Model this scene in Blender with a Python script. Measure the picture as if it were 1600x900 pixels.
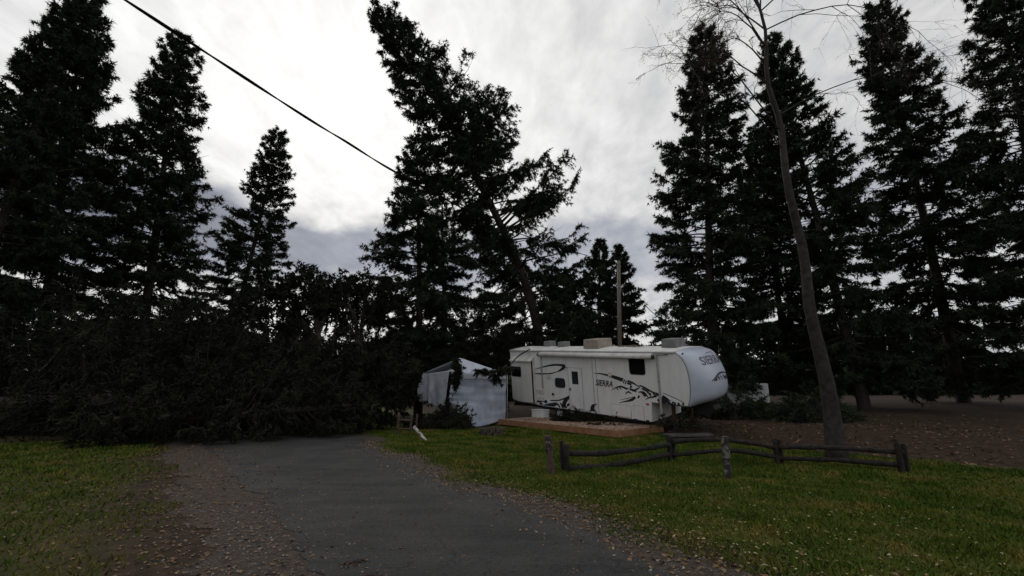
import bpy, bmesh, math, random
import numpy as np
from mathutils import Vector, Matrix
R = math.radians
sc = bpy.context.scene
COL = sc.collection
for o in list(bpy.data.objects): bpy.data.objects.remove(o)

# ------------------------------------------------------------------ camera
CAMZ, FPX, PITCH = 1.75, 675.0, math.atan(150 / 675.0)
cd = bpy.data.cameras.new('camera'); cam = bpy.data.objects.new('camera', cd); COL.objects.link(cam)
cd.sensor_fit = 'HORIZONTAL'; cd.sensor_width = 36; cd.lens = 36 * FPX / 1600
cd.clip_start = .05; cd.clip_end = 3000
cam.location = (0, 0, CAMZ); cam.rotation_euler = (math.pi / 2 + PITCH, 0, 0)
sc.camera = cam

# ------------------------------------------------------------------ sky, sun, exposure
SUN_AZ, SUN_EL = R(-24), R(35)            # azimuth from +Y towards +X
SUN = Vector((math.sin(SUN_AZ) * math.cos(SUN_EL), math.cos(SUN_AZ) * math.cos(SUN_EL), math.sin(SUN_EL)))
wd = bpy.data.worlds.new('World'); sc.world = wd; wd.use_nodes = True
nt = wd.node_tree; nt.nodes.clear()
def N(t, **k):
    n = nt.nodes.new(t)
    for a, v in k.items(): setattr(n, a, v)
    return n
def LK(a, b): nt.links.new(a, b)
def M_(op, a, b=None, c=None, clamp=False):
    n = N('ShaderNodeMath', operation=op, use_clamp=clamp)
    for i, v in enumerate((a, b, c)):
        if v is None: continue
        if isinstance(v, (int, float)): n.inputs[i].default_value = v
        else: LK(v, n.inputs[i])
    return n.outputs[0]
def MR(v, a, b, c, d, smooth=True):
    n = N('ShaderNodeMapRange'); n.interpolation_type = 'SMOOTHSTEP' if smooth else 'LINEAR'
    LK(v, n.inputs[0])
    for i, x in enumerate((a, b, c, d)): n.inputs[i + 1].default_value = x
    return n.outputs[0]
sky = N('ShaderNodeTexSky', sky_type='NISHITA'); sky.sun_disc = False
sky.sun_elevation = SUN_EL; sky.sun_rotation = SUN_AZ
tc = N('ShaderNodeTexCoord'); nrm = N('ShaderNodeVectorMath', operation='NORMALIZE'); LK(tc.outputs['Generated'], nrm.inputs[0])
sp = N('ShaderNodeSeparateXYZ'); LK(nrm.outputs[0], sp.inputs[0])
zz = M_('MAXIMUM', sp.outputs[2], 0.0)
den = M_('ADD', zz, .22)
cx = N('ShaderNodeCombineXYZ'); LK(M_('DIVIDE', sp.outputs[0], den), cx.inputs[0]); LK(M_('DIVIDE', sp.outputs[1], den), cx.inputs[1])
def noise(scale, detail=5, rough=.55, dist=0.0, vec=None, stretch=None):
    n = N('ShaderNodeTexNoise'); n.inputs['Scale'].default_value = scale; n.inputs['Detail'].default_value = detail
    n.inputs['Roughness'].default_value = rough; n.inputs['Distortion'].default_value = dist
    v = vec or cx.outputs[0]
    if stretch:
        m = N('ShaderNodeMapping'); m.inputs['Scale'].default_value = stretch; m.inputs['Rotation'].default_value = (0, 0, R(20)); LK(v, m.inputs[0]); v = m.outputs[0]
    LK(v, n.inputs['Vector']); return n.outputs[0]
n_big = noise(1.1, 4, .5, .3)
n_rip = noise(8.5, 6, .58, .25, stretch=(1.35, .8, 1))
n_bank = noise(2.3, 5, .5, .2)
sd = N('ShaderNodeVectorMath', operation='DOT_PRODUCT'); LK(nrm.outputs[0], sd.inputs[0]); sd.inputs[1].default_value = SUN
cosd = M_('MAXIMUM', sd.outputs['Value'], 0.0)
glow = M_('ADD', M_('MULTIPLY', M_('POWER', cosd, 16.0), .22), M_('MULTIPLY', M_('POWER', cosd, 3.0), .24))
lum = M_('ADD', M_('ADD', glow, .635), M_('MULTIPLY', M_('SUBTRACT', n_big, .5), .30))
lum = M_('ADD', lum, M_('MULTIPLY', M_('SUBTRACT', n_rip, .5), .62))
el = M_('ADD', sp.outputs[2], M_('MULTIPLY', M_('SUBTRACT', n_bank, .5), .24))
band = M_('MULTIPLY', MR(el, .15, .25, 0, 1), MR(el, .325, .385, 1, 0))
lum = M_('MULTIPLY', lum, M_('SUBTRACT', 1.0, M_('MULTIPLY', band, M_('SUBTRACT', .44, M_('MULTIPLY', sp.outputs[0], .42)))))
lum = M_('MAXIMUM', lum, .08)
tint = N('ShaderNodeMix', data_type='RGBA'); LK(MR(lum, .3, .75, 0, 1), tint.inputs[0])
tint.inputs[6].default_value = (.88, .94, 1.10, 1); tint.inputs[7].default_value = (1.0, .995, .985, 1)
bg1 = N('ShaderNodeBackground'); LK(sky.outputs[0], bg1.inputs[0]); bg1.inputs[1].default_value = .06
bg2 = N('ShaderNodeBackground'); LK(tint.outputs[2], bg2.inputs[0]); LK(lum, bg2.inputs[1])
mx = N('ShaderNodeMixShader'); mx.inputs[0].default_value = .93; LK(bg1.outputs[0], mx.inputs[1]); LK(bg2.outputs[0], mx.inputs[2])
wo = N('ShaderNodeOutputWorld'); LK(mx.outputs[0], wo.inputs[0])

sl = bpy.data.lights.new('sun', 'SUN'); sl.energy = .5; sl.angle = R(25); sl.color = (1, .97, .92)
so = bpy.data.objects.new('sun', sl); COL.objects.link(so)
so.rotation_euler = (-SUN).to_track_quat('-Z', 'Y').to_euler(); so.location = SUN * 60
vs = sc.view_settings; vs.view_transform = 'Standard'; vs.look = 'None'; vs.gamma = 1; vs.exposure = 0; vs.use_curve_mapping = False

# ------------------------------------------------------------------ pixel helpers (used to measure the place)
CP, SP = math.cos(PITCH), math.sin(PITCH)
def ray(x, y):
    a, b, c = (x - 800) / FPX, 1.0, -(y - 450) / FPX
    return Vector((a, b * CP - c * SP, b * SP + c * CP))
def at(x, y, Y):
    d = ray(x, y); return Vector((0, 0, CAMZ)) + d * (Y / d.y)
def gnd(x, y, z=0.0):
    d = ray(x, y); return Vector((0, 0, CAMZ)) + d * ((z - CAMZ) / d.z)

# ------------------------------------------------------------------ materials
def mat(name, col, rough=.6, col2=None, scale=8, detail=4, bump=0, bscale=None, metal=0, spec=.3, contrast=(.35, .65), third=None, coat=0, trans=0):
    m = bpy.data.materials.new(name); m.use_nodes = True
    t = m.node_tree; b = t.nodes['Principled BSDF']
    b.inputs['Roughness'].default_value = rough; b.inputs['Metallic'].default_value = metal
    b.inputs['Specular IOR Level'].default_value = spec; b.inputs['Base Color'].default_value = (*col, 1)
    if coat: b.inputs['Coat Weight'].default_value = coat; b.inputs['Coat Roughness'].default_value = .15
    tcn = t.nodes.new('ShaderNodeTexCoord')
    if col2:
        n = t.nodes.new('ShaderNodeTexNoise'); n.inputs['Scale'].default_value = scale; n.inputs['Detail'].default_value = detail
        t.links.new(tcn.outputs['Object'], n.inputs['Vector'])
        r = t.nodes.new('ShaderNodeValToRGB'); r.color_ramp.elements[0].position = contrast[0]; r.color_ramp.elements[1].position = contrast[1]
        r.color_ramp.elements[0].color = (*col, 1); r.color_ramp.elements[1].color = (*col2, 1)
        if third:
            e = r.color_ramp.elements.new(third[0]); e.color = (*third[1], 1)
        t.links.new(n.outputs[0], r.inputs[0]); t.links.new(r.outputs[0], b.inputs['Base Color'])
    if bump:
        n2 = t.nodes.new('ShaderNodeTexNoise'); n2.inputs['Scale'].default_value = bscale or scale * 3; n2.inputs['Detail'].default_value = 6
        t.links.new(tcn.outputs['Object'], n2.inputs['Vector'])
        bp = t.nodes.new('ShaderNodeBump'); bp.inputs['Strength'].default_value = bump; bp.inputs['Distance'].default_value = .02
        t.links.new(n2.outputs[0], bp.inputs['Height']); t.links.new(bp.outputs[0], b.inputs['Normal'])
    return m
MT = dict(
    bark=mat('bark', (.030, .024, .020), .9, (.07, .055, .045), 14, 6, .8, 40),
    needle=mat('needles', (.014, .020, .011), .75, (.035, .047, .022), 1.3, 3, spec=.15),
    needle2=mat('needles_dry', (.012, .014, .008), .85, (.028, .029, .015), 1.1, 3, spec=.15),
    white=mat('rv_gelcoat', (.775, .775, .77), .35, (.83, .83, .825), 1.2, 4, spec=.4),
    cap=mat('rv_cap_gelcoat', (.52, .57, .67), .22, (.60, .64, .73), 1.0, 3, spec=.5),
    roofw=mat('rv_roof_membrane', (.74, .73, .71), .6, (.84, .83, .81), 2.5, 5, .1, 20),
    awn=mat('awning_vinyl', (.60, .58, .55), .6, (.70, .69, .66), 3, 4),
    alu=mat('aluminium_trim', (.5, .5, .5), .45, (.6, .6, .6), 6, 3, metal=.5),
    seal=mat('black_rubber', (.012, .012, .012), .7),
    decal=mat('dark_decal', (.018, .020, .026), .45, (.03, .032, .04), 3),
    decal2=mat('plum_decal', (.11, .10, .14), .45, (.14, .13, .17), 5),
    glass=mat('tinted_glass', (.008, .008, .010), .08, spec=.5),
    ac=mat('shroud_plastic', (.30, .26, .21), .6, (.38, .33, .27), 4, 4, .1),
    acg=mat('shroud_plastic_grey', (.17, .165, .17), .6, (.23, .22, .225), 4, 4, .1),
    red=mat('red_lens', (.45, .04, .02), .3),
    cream=mat('cream_plastic', (.62, .60, .52), .4),
    tyre=mat('tyre_rubber', (.015, .015, .016), .85, (.03, .03, .03), 8),
    rim=mat('painted_steel', (.5, .5, .5), .4, metal=.3),
    rust=mat('rusty_steel', (.07, .03, .02), .8, (.11, .06, .04), 20, 4, .3),
    black=mat('black_steel', (.02, .02, .02), .6, (.035, .03, .03), 10),
    tarp_lit=mat('white_tarpaulin_lit', (.52, .57, .66), .5, (.66, .70, .78), 2.2, 5, .2, 5),  # same cloth as the walls, skylight on the roof slope put into the colour
    tarp=mat('white_tarpaulin_shaded', (.33, .37, .45), .5, (.45, .49, .57), 2.2, 5, .9, 3.5),  # white tent cloth darkened for the walls, their shade painted in
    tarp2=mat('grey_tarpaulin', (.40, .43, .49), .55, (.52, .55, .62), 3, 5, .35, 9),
    deck=mat('deck_wood', (.25, .165, .12), .8, (.46, .34, .265), 5, 5, .2, 30, third=(.5, (.37, .26, .195))),
    fascia=mat('stained_board', (.23, .11, .055), .75, (.34, .18, .10), 4, 5, .2, 30),
    rail=mat('weathered_rail', (.012, .011, .010), .95, (.036, .031, .027), 9, 6, .8, 30),
    postw=mat('post_wood', (.060, .035, .026), .9, (.12, .08, .065), 12, 6, .7, 40),
    lichen=mat('pale_lichen', (.05, .035, .03), .95, (.18, .175, .165), 22, 4, .5, 40, contrast=(.52, .62)),
    paintw=mat('flaking_white_paint', (.035, .030, .026), .9, (.17, .165, .15), 10, 5, .3, 40, contrast=(.50, .60)),
    paintw2=mat('old_white_paint', (.16, .15, .13), .8, (.52, .51, .47), 9, 5, .3, 40, contrast=(.40, .50)),
    pole=mat('weathered_pole', (.20, .155, .12), .9, (.30, .25, .20), 6, 5, .3, 40),
    cable=mat('cable_sheath', (.006, .006, .006), .95, spec=.05),
    block=mat('fire_block', (.045, .032, .026), .95, (.11, .085, .07), 9, 6, .5, 40),
    ash=mat('ash_bed', (.03, .03, .03), 1, (.08, .078, .075), 10, 5, .5),
    conc=mat('concrete', (.07, .064, .056), .9, (.13, .12, .105), 4, 6, .2),
    birch=mat('birch_twig', (.016, .013, .012), .85, (.045, .04, .037), 6),
    leafy=mat('fallen_leaf', (.26, .20, .07), .7, (.44, .39, .24), 9, 3),
    leafb=mat('brown_leaf', (.10, .055, .030), .85, (.24, .15, .08), 9, 3),
    leafr=mat('red_brown_litter', (.020, .010, .008), .9, (.07, .035, .025), 9, 3),
    stone=mat('pebble', (.07, .065, .062), .9, (.34, .32, .30), 30, 3),
    trailer=mat('trailer_white', (.66, .68, .70), .4, (.74, .75, .77), 2, 4),
)
def ground_material(name, kind):
    m = bpy.data.materials.new(name); m.use_nodes = True; t = m.node_tree; b = t.nodes['Principled BSDF']
    b.inputs['Roughness'].default_value = .95; b.inputs['Specular IOR Level'].default_value = .2
    def nd(ty): return t.nodes.new(ty)
    tc = nd('ShaderNodeTexCoord')
    def ns(s, d=5, r=.6):
        n = nd('ShaderNodeTexNoise'); n.inputs['Scale'].default_value = s; n.inputs['Detail'].default_value = d; n.inputs['Roughness'].default_value = r
        t.links.new(tc.outputs['Object'], n.inputs['Vector']); return n.outputs[0]
    def ramp(v, *st):
        r = nd('ShaderNodeValToRGB'); el = r.color_ramp.elements
        el[0].position, el[0].color = st[0][0], (*st[0][1], 1); el[1].position, el[1].color = st[-1][0], (*st[-1][1], 1)
        for p, c in st[1:-1]: e = el.new(p); e.color = (*c, 1)
        t.links.new(v, r.inputs[0]); return r.outputs[0]
    def mix(f, a, b_):
        n = nd('ShaderNodeMix'); n.data_type = 'RGBA'; t.links.new(f, n.inputs[0]); t.links.new(a, n.inputs[6]); t.links.new(b_, n.inputs[7]); return n.outputs[2]
    def math_(op, a, b_):
        n = nd('ShaderNodeMath'); n.operation = op
        for i, v in enumerate((a, b_)):
            if isinstance(v, (int, float)): n.inputs[i].default_value = v
            else: t.links.new(v, n.inputs[i])
        return n.outputs[0]
    def step(v, a, b_):
        n = nd('ShaderNodeMapRange'); n.interpolation_type = 'SMOOTHSTEP'; t.links.new(v, n.inputs[0]); n.inputs[1].default_value = a; n.inputs[2].default_value = b_; return n.outputs[0]
    if kind == 'ground':
        d = nd('ShaderNodeVectorMath'); d.operation = 'DOT_PRODUCT'; t.links.new(tc.outputs['Object'], d.inputs[0]); d.inputs[1].default_value = (.78, .63, 0)
        q = math_('ADD', d.outputs['Value'], -3.8); qn = math_('ADD', q, math_('MULTIPLY', math_('SUBTRACT', ns(1.1, 4), .5), 1.6))
        green = ramp(ns(2.2, 6), (.3, (.036, .048, .005)), (.5, (.060, .072, .008)), (.68, (.105, .088, .022)))
        brown = ramp(ns(5, 7), (.3, (.018, .011, .007)), (.5, (.036, .022, .013)), (.7, (.062, .040, .024)))
        f = math_('MULTIPLY', step(qn, 1.0, 1.9), math_('SUBTRACT', 1.0, step(qn, 12.0, 13.2)))
        f = math_('MAXIMUM', f, math_('MULTIPLY', step(math_('MULTIPLY', qn, -1.0), 3.4, 4.6), .35))
        col = mix(f, brown, green)
        bs, bh = ns(30, 6), .6
    elif kind == 'road':
        a = ramp(ns(1.0, 4), (.36, (.040, .039, .039)), (.64, (.072, .069, .067)))
        sp_ = ns(75, 4, .75); spk = step(sp_, .55, .62)
        pal = ramp(ns(20, 2), (.3, (.085, .083, .08)), (.7, (.15, .145, .14)))
        col = mix(math_('MULTIPLY', spk, .8), a, pal)
        dk = step(ns(26, 5, .75), .54, .62); drk = ramp(ns(9, 2), (.3, (.014, .014, .014)), (.7, (.020, .018, .017)))
        col = mix(math_('MULTIPLY', dk, .75), col, drk)
        mp = nd('ShaderNodeMapping'); mp.vector_type = 'POINT'; mp.inputs['Rotation'].default_value = (0, 0, R(-129)); mp.inputs['Scale'].default_value = (.35, 2.2, 1); t.links.new(tc.outputs['Object'], mp.inputs[0])
        n5 = nd('ShaderNodeTexNoise'); n5.inputs['Scale'].default_value = 1.6; n5.inputs['Detail'].default_value = 4; t.links.new(mp.outputs[0], n5.inputs['Vector'])
        wear = ramp(n5.outputs[0], (.36, (.030, .028, .027)), (.64, (.082, .078, .074)))
        col = mix(math_('MULTIPLY', ns(.9, 2), .55), col, wear)
        vo = nd('ShaderNodeTexVoronoi'); vo.feature = 'DISTANCE_TO_EDGE'; vo.inputs['Scale'].default_value = .55
        wv_ = nd('ShaderNodeVectorMath'); wv_.operation = 'ADD'; n6 = nd('ShaderNodeTexNoise'); n6.inputs['Scale'].default_value = 2.5; n6.inputs['Detail'].default_value = 6; t.links.new(tc.outputs['Object'], n6.inputs['Vector'])
        t.links.new(tc.outputs['Object'], wv_.inputs[0]); t.links.new(n6.outputs[1], wv_.inputs[1]); t.links.new(wv_.outputs[0], vo.inputs['Vector'])
        crk = math_('SUBTRACT', 1.0, step(vo.outputs['Distance'], .002, .011)); col = mix(math_('MULTIPLY', crk, .38), col, drk)
        bs, bh = ns(70, 6, .7), .8
        b.inputs['Roughness'].default_value = .85
    else:
        col = ramp(ns(11, 7, .7), (.3, (.032, .024, .020)), (.48, (.070, .054, .045)), (.62, (.11, .088, .073)), (.75, (.20, .17, .145)))
        bs, bh = ns(45, 6, .7), .9
    t.links.new(col, b.inputs['Base Color'])
    bp = nd('ShaderNodeBump'); bp.inputs['Strength'].default_value = bh; bp.inputs['Distance'].default_value = .03
    t.links.new(bs, bp.inputs['Height']); t.links.new(bp.outputs[0], b.inputs['Normal'])
    return m
def grime(m, lo=.62, sx=3.0):
    t = m.node_tree; b = t.nodes['Principled BSDF']; src = b.inputs['Base Color'].links[0].from_socket
    tcn = t.nodes.new('ShaderNodeTexCoord'); mp = t.nodes.new('ShaderNodeMapping'); mp.inputs['Scale'].default_value = (sx, sx, .22); t.links.new(tcn.outputs['Object'], mp.inputs[0])
    n = t.nodes.new('ShaderNodeTexNoise'); n.inputs['Scale'].default_value = 2.4; n.inputs['Detail'].default_value = 7; n.inputs['Roughness'].default_value = .65; t.links.new(mp.outputs[0], n.inputs['Vector'])
    r_ = t.nodes.new('ShaderNodeValToRGB'); r_.color_ramp.elements[0].position = .34; r_.color_ramp.elements[1].position = .58; r_.color_ramp.elements[0].color = (lo, lo * .985, lo * .95, 1); r_.color_ramp.elements[1].color = (1, 1, 1, 1); t.links.new(n.outputs[0], r_.inputs[0])
    x = t.nodes.new('ShaderNodeMix'); x.data_type = 'RGBA'; x.blend_type = 'MULTIPLY'; x.inputs[0].default_value = 1; t.links.new(src, x.inputs[6]); t.links.new(r_.outputs[0], x.inputs[7]); t.links.new(x.outputs[2], b.inputs['Base Color'])
grime(MT['white'], .90, 1.1); grime(MT['roofw'], .84, .8); grime(MT['awn'], .86, 1.0); grime(MT['tarp'], .80, 1.2); grime(MT['trailer'], .85, 1.2)
MT['ground'] = ground_material('ground_soil_and_lawn', 'ground'); MT['road'] = ground_material('worn_asphalt', 'road'); MT['verge'] = ground_material('gravel_verge', 'verge')
MT['grass'] = mat('grass_blades', (.044, .080, .006), .75, (.165, .135, .030), 1.3, 6, third=(.5, (.078, .110, .012)), spec=.15, contrast=(.36, .66))

# ------------------------------------------------------------------ object helpers
def thing(name, label, cat, loc=(0, 0, 0), group=None):
    o = bpy.data.objects.new(name, None); COL.objects.link(o); o.location = loc; o.empty_display_size = .2
    return tag(o, label, cat, group)
def tag(o, label=None, cat=None, group=None, kind=None):
    for k, v in (('label', label), ('category', cat), ('group', group), ('kind', kind)):
        if v: o[k] = v
    return o
def mk(name, verts, faces, m, parent=None, smooth=False, local=True):
    """one mesh object; verts are in the parent's frame when local, else in the world's"""
    me = bpy.data.meshes.new(name); me.from_pydata([tuple(v) for v in verts], [], faces); me.update()
    if m: me.materials.append(MT[m])
    if smooth: me.polygons.foreach_set('use_smooth', [True] * len(me.polygons))
    o = bpy.data.objects.new(name, me); COL.objects.link(o)
    if parent:
        o.parent = parent
        if not local:
            inv = parent_world(parent).inverted(); me.transform(inv)
    return o
def parent_world(p):
    mw = Matrix.LocRotScale(p.location, p.rotation_euler, p.scale) if p.rotation_mode != 'QUATERNION' else Matrix.LocRotScale(p.location, p.rotation_quaternion, p.scale)
    return parent_world(p.parent) @ mw if p.parent else mw
def bulk(name, V, F, m, parent=None, smooth=False):
    """big numpy mesh, V (n,3) in the parent's frame, F (k,3) or (k,4)"""
    me = bpy.data.meshes.new(name); k = F.shape[1]
    me.vertices.add(len(V)); me.vertices.foreach_set('co', np.ascontiguousarray(V, dtype=np.float32).ravel())
    me.loops.add(F.size); me.loops.foreach_set('vertex_index', np.ascontiguousarray(F, dtype=np.int32).ravel())
    me.polygons.add(len(F)); me.polygons.foreach_set('loop_start', np.arange(0, F.size, k, dtype=np.int32))
    try: me.polygons.foreach_set('loop_total', np.full(len(F), k, dtype=np.int32))
    except Exception: pass
    if smooth: me.polygons.foreach_set('use_smooth', np.ones(len(F), dtype=bool))
    me.update(calc_edges=True); me.validate()
    me.materials.append(MT[m])
    o = bpy.data.objects.new(name, me); COL.objects.link(o)
    if parent: o.parent = parent
    return o
def box(x0, x1, y0, y1, z0, z1):
    v = [(x, y, z) for x in (x0, x1) for y in (y0, y1) for z in (z0, z1)]
    return v, [(0, 1, 3, 2), (4, 6, 7, 5), (0, 4, 5, 1), (2, 3, 7, 6), (0, 2, 6, 4), (1, 5, 7, 3)]
def bevel(o, w=.01, seg=2):
    md = o.modifiers.new('bevel', 'BEVEL'); md.width = w; md.segments = seg; md.limit_method = 'ANGLE'; md.angle_limit = R(40); return o
def tube_arrays(P, rad, n=6, caps=True):
    """vertices and quad faces of a tube along points P with radii rad"""
    P = [Vector(p) for p in P]; V = []; F = []
    prev = None
    for i, p in enumerate(P):
        d = (P[min(i + 1, len(P) - 1)] - P[max(i - 1, 0)]).normalized()
        if prev is None:
            a = d.orthogonal().normalized()
        else:
            a = (prev - d * prev.dot(d)); a = a.normalized() if a.length > 1e-6 else d.orthogonal().normalized()
        prev = a; b = d.cross(a)
        for k in range(n):
            th = 2 * math.pi * k / n; V.append(p + (a * math.cos(th) + b * math.sin(th)) * rad[i])
    for i in range(len(P) - 1):
        for k in range(n):
            F.append((i * n + k, i * n + (k + 1) % n, (i + 1) * n + (k + 1) % n, (i + 1) * n + k))
    if caps:
        F.append(tuple(range(n))[::-1]); F.append(tuple((len(P) - 1) * n + k for k in range(n)))
    return V, F
def tube(name, P, rad, m, parent=None, n=8, smooth=True):
    if isinstance(rad, (int, float)): rad = [rad] * len(P)
    V, F = tube_arrays(P, rad, n); return mk(name, V, F, m, parent, smooth)
def prism(poly, d0, d1):
    """poly in (a,c) -> prism along b from d0 to d1"""
    n = len(poly); V = [(a, d0, c) for a, c in poly] + [(a, d1, c) for a, c in poly]
    F = [tuple(range(n))[::-1], tuple(range(n, 2 * n))] + [(i, (i + 1) % n, n + (i + 1) % n, n + i) for i in range(n)]
    return V, F
def fixnormals(o):
    bm = bmesh.new(); bm.from_mesh(o.data); bmesh.ops.recalc_face_normals(bm, faces=bm.faces); bm.to_mesh(o.data); bm.free(); return o

# ------------------------------------------------------------------ terrain
def sstep(a, b, x):
    t = np.clip((x - a) / (b - a), 0, 1); return t * t * (3 - 2 * t)
def T(x, y):
    x = np.asarray(x, float); y = np.asarray(y, float); q = .78 * x + .63 * y - 3.8
    z = -.32 * sstep(1.2, 9, q)
    z = z + np.clip(q - 13.2, 0, 3.2) * .125 + .55 * sstep(16, 40, q)
    amp = sstep(2, 5, q) * .018 + sstep(4.5, 8, -q) * .05
    z = z + amp * (np.sin(x * 1.7 + y * .6) + np.sin(y * 1.3 - x * .8 + 1) + .6 * np.sin(x * 3.1 - y * 2.7)) + .5 * sstep(5, 25, -q)
    return z
def Tz(p): return float(T(p[0], p[1]))
def axis(lo, hi, fine0, fine1, st):
    a = list(np.arange(fine0, fine1 + 1e-6, st)); s = st; v = a[-1]
    while v < hi: s *= 1.35; v += s; a.append(v)
    s = st; v = a[0]; pre = []
    while v > lo: s *= 1.35; v -= s; pre.append(v)
    return np.array(pre[::-1] + a)
xs = axis(-900, 900, -22, 24, .3); ys = axis(-300, 1500, -4, 40, .3)
X, Y = np.meshgrid(xs, ys); V = np.stack([X, Y, T(X, Y)], -1).reshape(-1, 3)
nx, ny = len(xs), len(ys); i = np.arange(nx * ny).reshape(ny, nx)
F = np.stack([i[:-1, :-1], i[:-1, 1:], i[1:, 1:], i[1:, :-1]], -1).reshape(-1, 4)
tag(bulk('ground', V, F, 'ground', smooth=True), 'lawn and leaf-strewn earth sloping gently from the road', kind='structure')
RU = np.array([-.63, .78]); RU /= np.linalg.norm(RU); RN = np.array([.78, .63]); ORG = RN * 3.8 / (RN @ RN)
def LQ(l, q): return ORG[0] + RU[0] * l + RN[0] * q, ORG[1] + RU[1] * l + RN[1] * q
def wob(l, s, a): return a * (np.sin(l * 1.3 + s) * .5 + np.sin(l * 3.1 + 2 * s) * .3 + np.sin(l * 7.7 + 3 * s) * .2 + np.sin(l * 17 + s) * .13)
def strip(name, ql, qr, z, m, label):
    l = np.concatenate([np.arange(-14, 16, .08), np.arange(16, 70, 1.0)]); k = 10
    fr = np.linspace(0, 1, k)
    Q = ql(l)[:, None] * (1 - fr) + qr(l)[:, None] * fr
    Xs, Ys = LQ(l[:, None], Q); V = np.stack([Xs, Ys, np.full_like(Xs, z) + T(Xs, Ys) * (np.abs(Q) > 4)], -1).reshape(-1, 3)
    i = np.arange(len(l) * k).reshape(len(l), k); F = np.stack([i[:-1, :-1], i[:-1, 1:], i[1:, 1:], i[1:, :-1]], -1).reshape(-1, 4)[:, ::-1]
    return tag(bulk(name, V, F, m), label, kind='structure')
def road_r(l): return .34 + .035 * np.abs(l - 1) + .011 * np.clip(l - 6, 0, 14) ** 2 + wob(l, 1.0, .20)
def road_l(l): return -2.2 - .01 * np.abs(l) + wob(l, 4.0, .16)
strip('verge', lambda l: road_r(l) - .6, lambda l: road_r(l) + .62 + wob(l, 2.2, .22), .004, 'verge', 'brown gravel verge between the road and the lawn')
strip('verge', lambda l: road_l(l) - .95 + wob(l, 6, .3), lambda l: road_l(l) + .6, .004, 'verge', 'leaf-strewn gravel verge on the near left of the road')
strip('road', road_l, road_r, .010, 'road', 'worn grey asphalt lane running towards the fallen tree')

rng = np.random.default_rng(7)
def cards(n, pos, size, m, name, label, lift=.008, tilt=.5, kind='stuff', aspect=.7):
    """n small curled leaves: two triangles folded along the midrib, lying on the ground"""
    a = rng.uniform(0, 2 * np.pi, n); s = size * rng.uniform(.6, 1.4, n)
    d = np.stack([np.cos(a), np.sin(a), rng.normal(0, tilt * .4, n)], -1); p = np.stack([-np.sin(a), np.cos(a), rng.normal(0, tilt * .4, n)], -1)
    z = pos + np.array([0, 0, lift]); s3 = s[:, None]
    A = z - d * s3; B = z + d * s3; C = z + p * s3 * aspect + np.array([0, 0, 1]) * s3 * .25; D = z - p * s3 * aspect + np.array([0, 0, 1]) * s3 * .25
    V = np.stack([A, C, B, D], 1).reshape(-1, 3); k = np.arange(n)[:, None] * 4
    F = np.concatenate([k + np.array([0, 2, 1]), k + np.array([0, 3, 2])], 0)
    return tag(bulk(name, V, F, m), label, kind=kind)
def scatter(n, l0, l1, qf):
    l = rng.uniform(l0, l1, n); q = qf(l, n); x, y = LQ(l, q); return np.stack([x, y, T(x, y)], -1)
# ------------------------------------------------------------------ grass
def blades():
    n = 190000
    l = rng.uniform(-9, 17, n * 2); q = .6 + rng.power(1.0, n * 2) * 12.2
    x, y = LQ(l, q); dist = np.hypot(x, y)
    keep = (y > 2.5) & (np.abs(x) < y * 1.25 + 1) & (rng.uniform(0, 1, n * 2) < np.clip(9 / dist, 0, 1.0))
    edge = q > road_r(l) + .55 + .35 * np.sin(l * 2.3) * np.sin(l * .9 + 1) + rng.uniform(-.25, .35, n * 2)
    n2 = 130000; l2 = rng.uniform(-6, 20, n2); q2 = -3.1 - rng.uniform(0, 14, n2); x2, y2 = LQ(l2, q2); k2 = (y2 > 2.5) & (np.abs(x2) < y2 * 1.25 + 1) & (q2 < -3.7 + .35 * np.sin(l2 * 1.7) + .25 * np.sin(l2 * 5.3) + rng.normal(0, .22, n2))
    x = np.r_[x[keep & edge], x2[k2]]; y = np.r_[y[keep & edge], y2[k2]]; n = len(x); z = T(x, y); dist = np.hypot(x, y)
    h = rng.uniform(.02, .06, n) * (1 + .02 * dist) * (.75 + .55 * np.clip(np.sin(x * 1.9 + np.sin(y * 1.3)) * np.sin(y * 2.3 + np.sin(x * .9)) + .3, 0, 1.3)); w = (.004 + .0011 * dist) * rng.uniform(.7, 1.4, n)
    a = rng.uniform(0, 2 * np.pi, n); lean = rng.normal(0, .5, (n, 2)) * h[:, None]
    dx, dy = np.cos(a) * w, np.sin(a) * w
    V = np.stack([np.stack([x - dx, y - dy, z - .004], -1), np.stack([x + dx, y + dy, z - .004], -1), np.stack([x + lean[:, 0], y + lean[:, 1], z + h], -1)], 1).reshape(-1, 3)
    tag(bulk('grass', V, np.arange(3 * n).reshape(-1, 3), 'grass'), 'short green autumn lawn grass', kind='stuff')
blades()
cards(650, scatter(650, -9, 7, lambda l, n: .9 + np.abs(rng.normal(0, 3.6, n))), .019, 'leafy', 'fallen_leaves', 'pale yellow leaves scattered over the lawn', .035)
cards(2600, scatter(2600, -9, 9, lambda l, n: road_r(l) + .7 + np.abs(rng.normal(0, 1.9, n))), .015, 'leafb', 'fallen_leaves', 'small brown leaves caught in the lawn near the road', .03)
cards(600, scatter(600, -9, 4, lambda l, n: road_r(l) + .7 + np.abs(rng.normal(0, 1.6, n))), .017, 'leafy', 'fallen_leaves', 'pale leaves thickest where the lawn meets the verge', .04)
cards(500, scatter(500, -8, 14, lambda l, n: road_r(l) + .35 + rng.normal(0, .4, n)), .017, 'leafy', 'fallen_leaves', 'pale leaves gathered along the right road edge', .014)
cards(2600, scatter(2600, -9, 14, lambda l, n: road_r(l) + .55 + rng.normal(0, .42, n)), .026, 'leafb', 'fallen_leaves', 'brown leaf litter along the lawn edge', .012)
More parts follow.
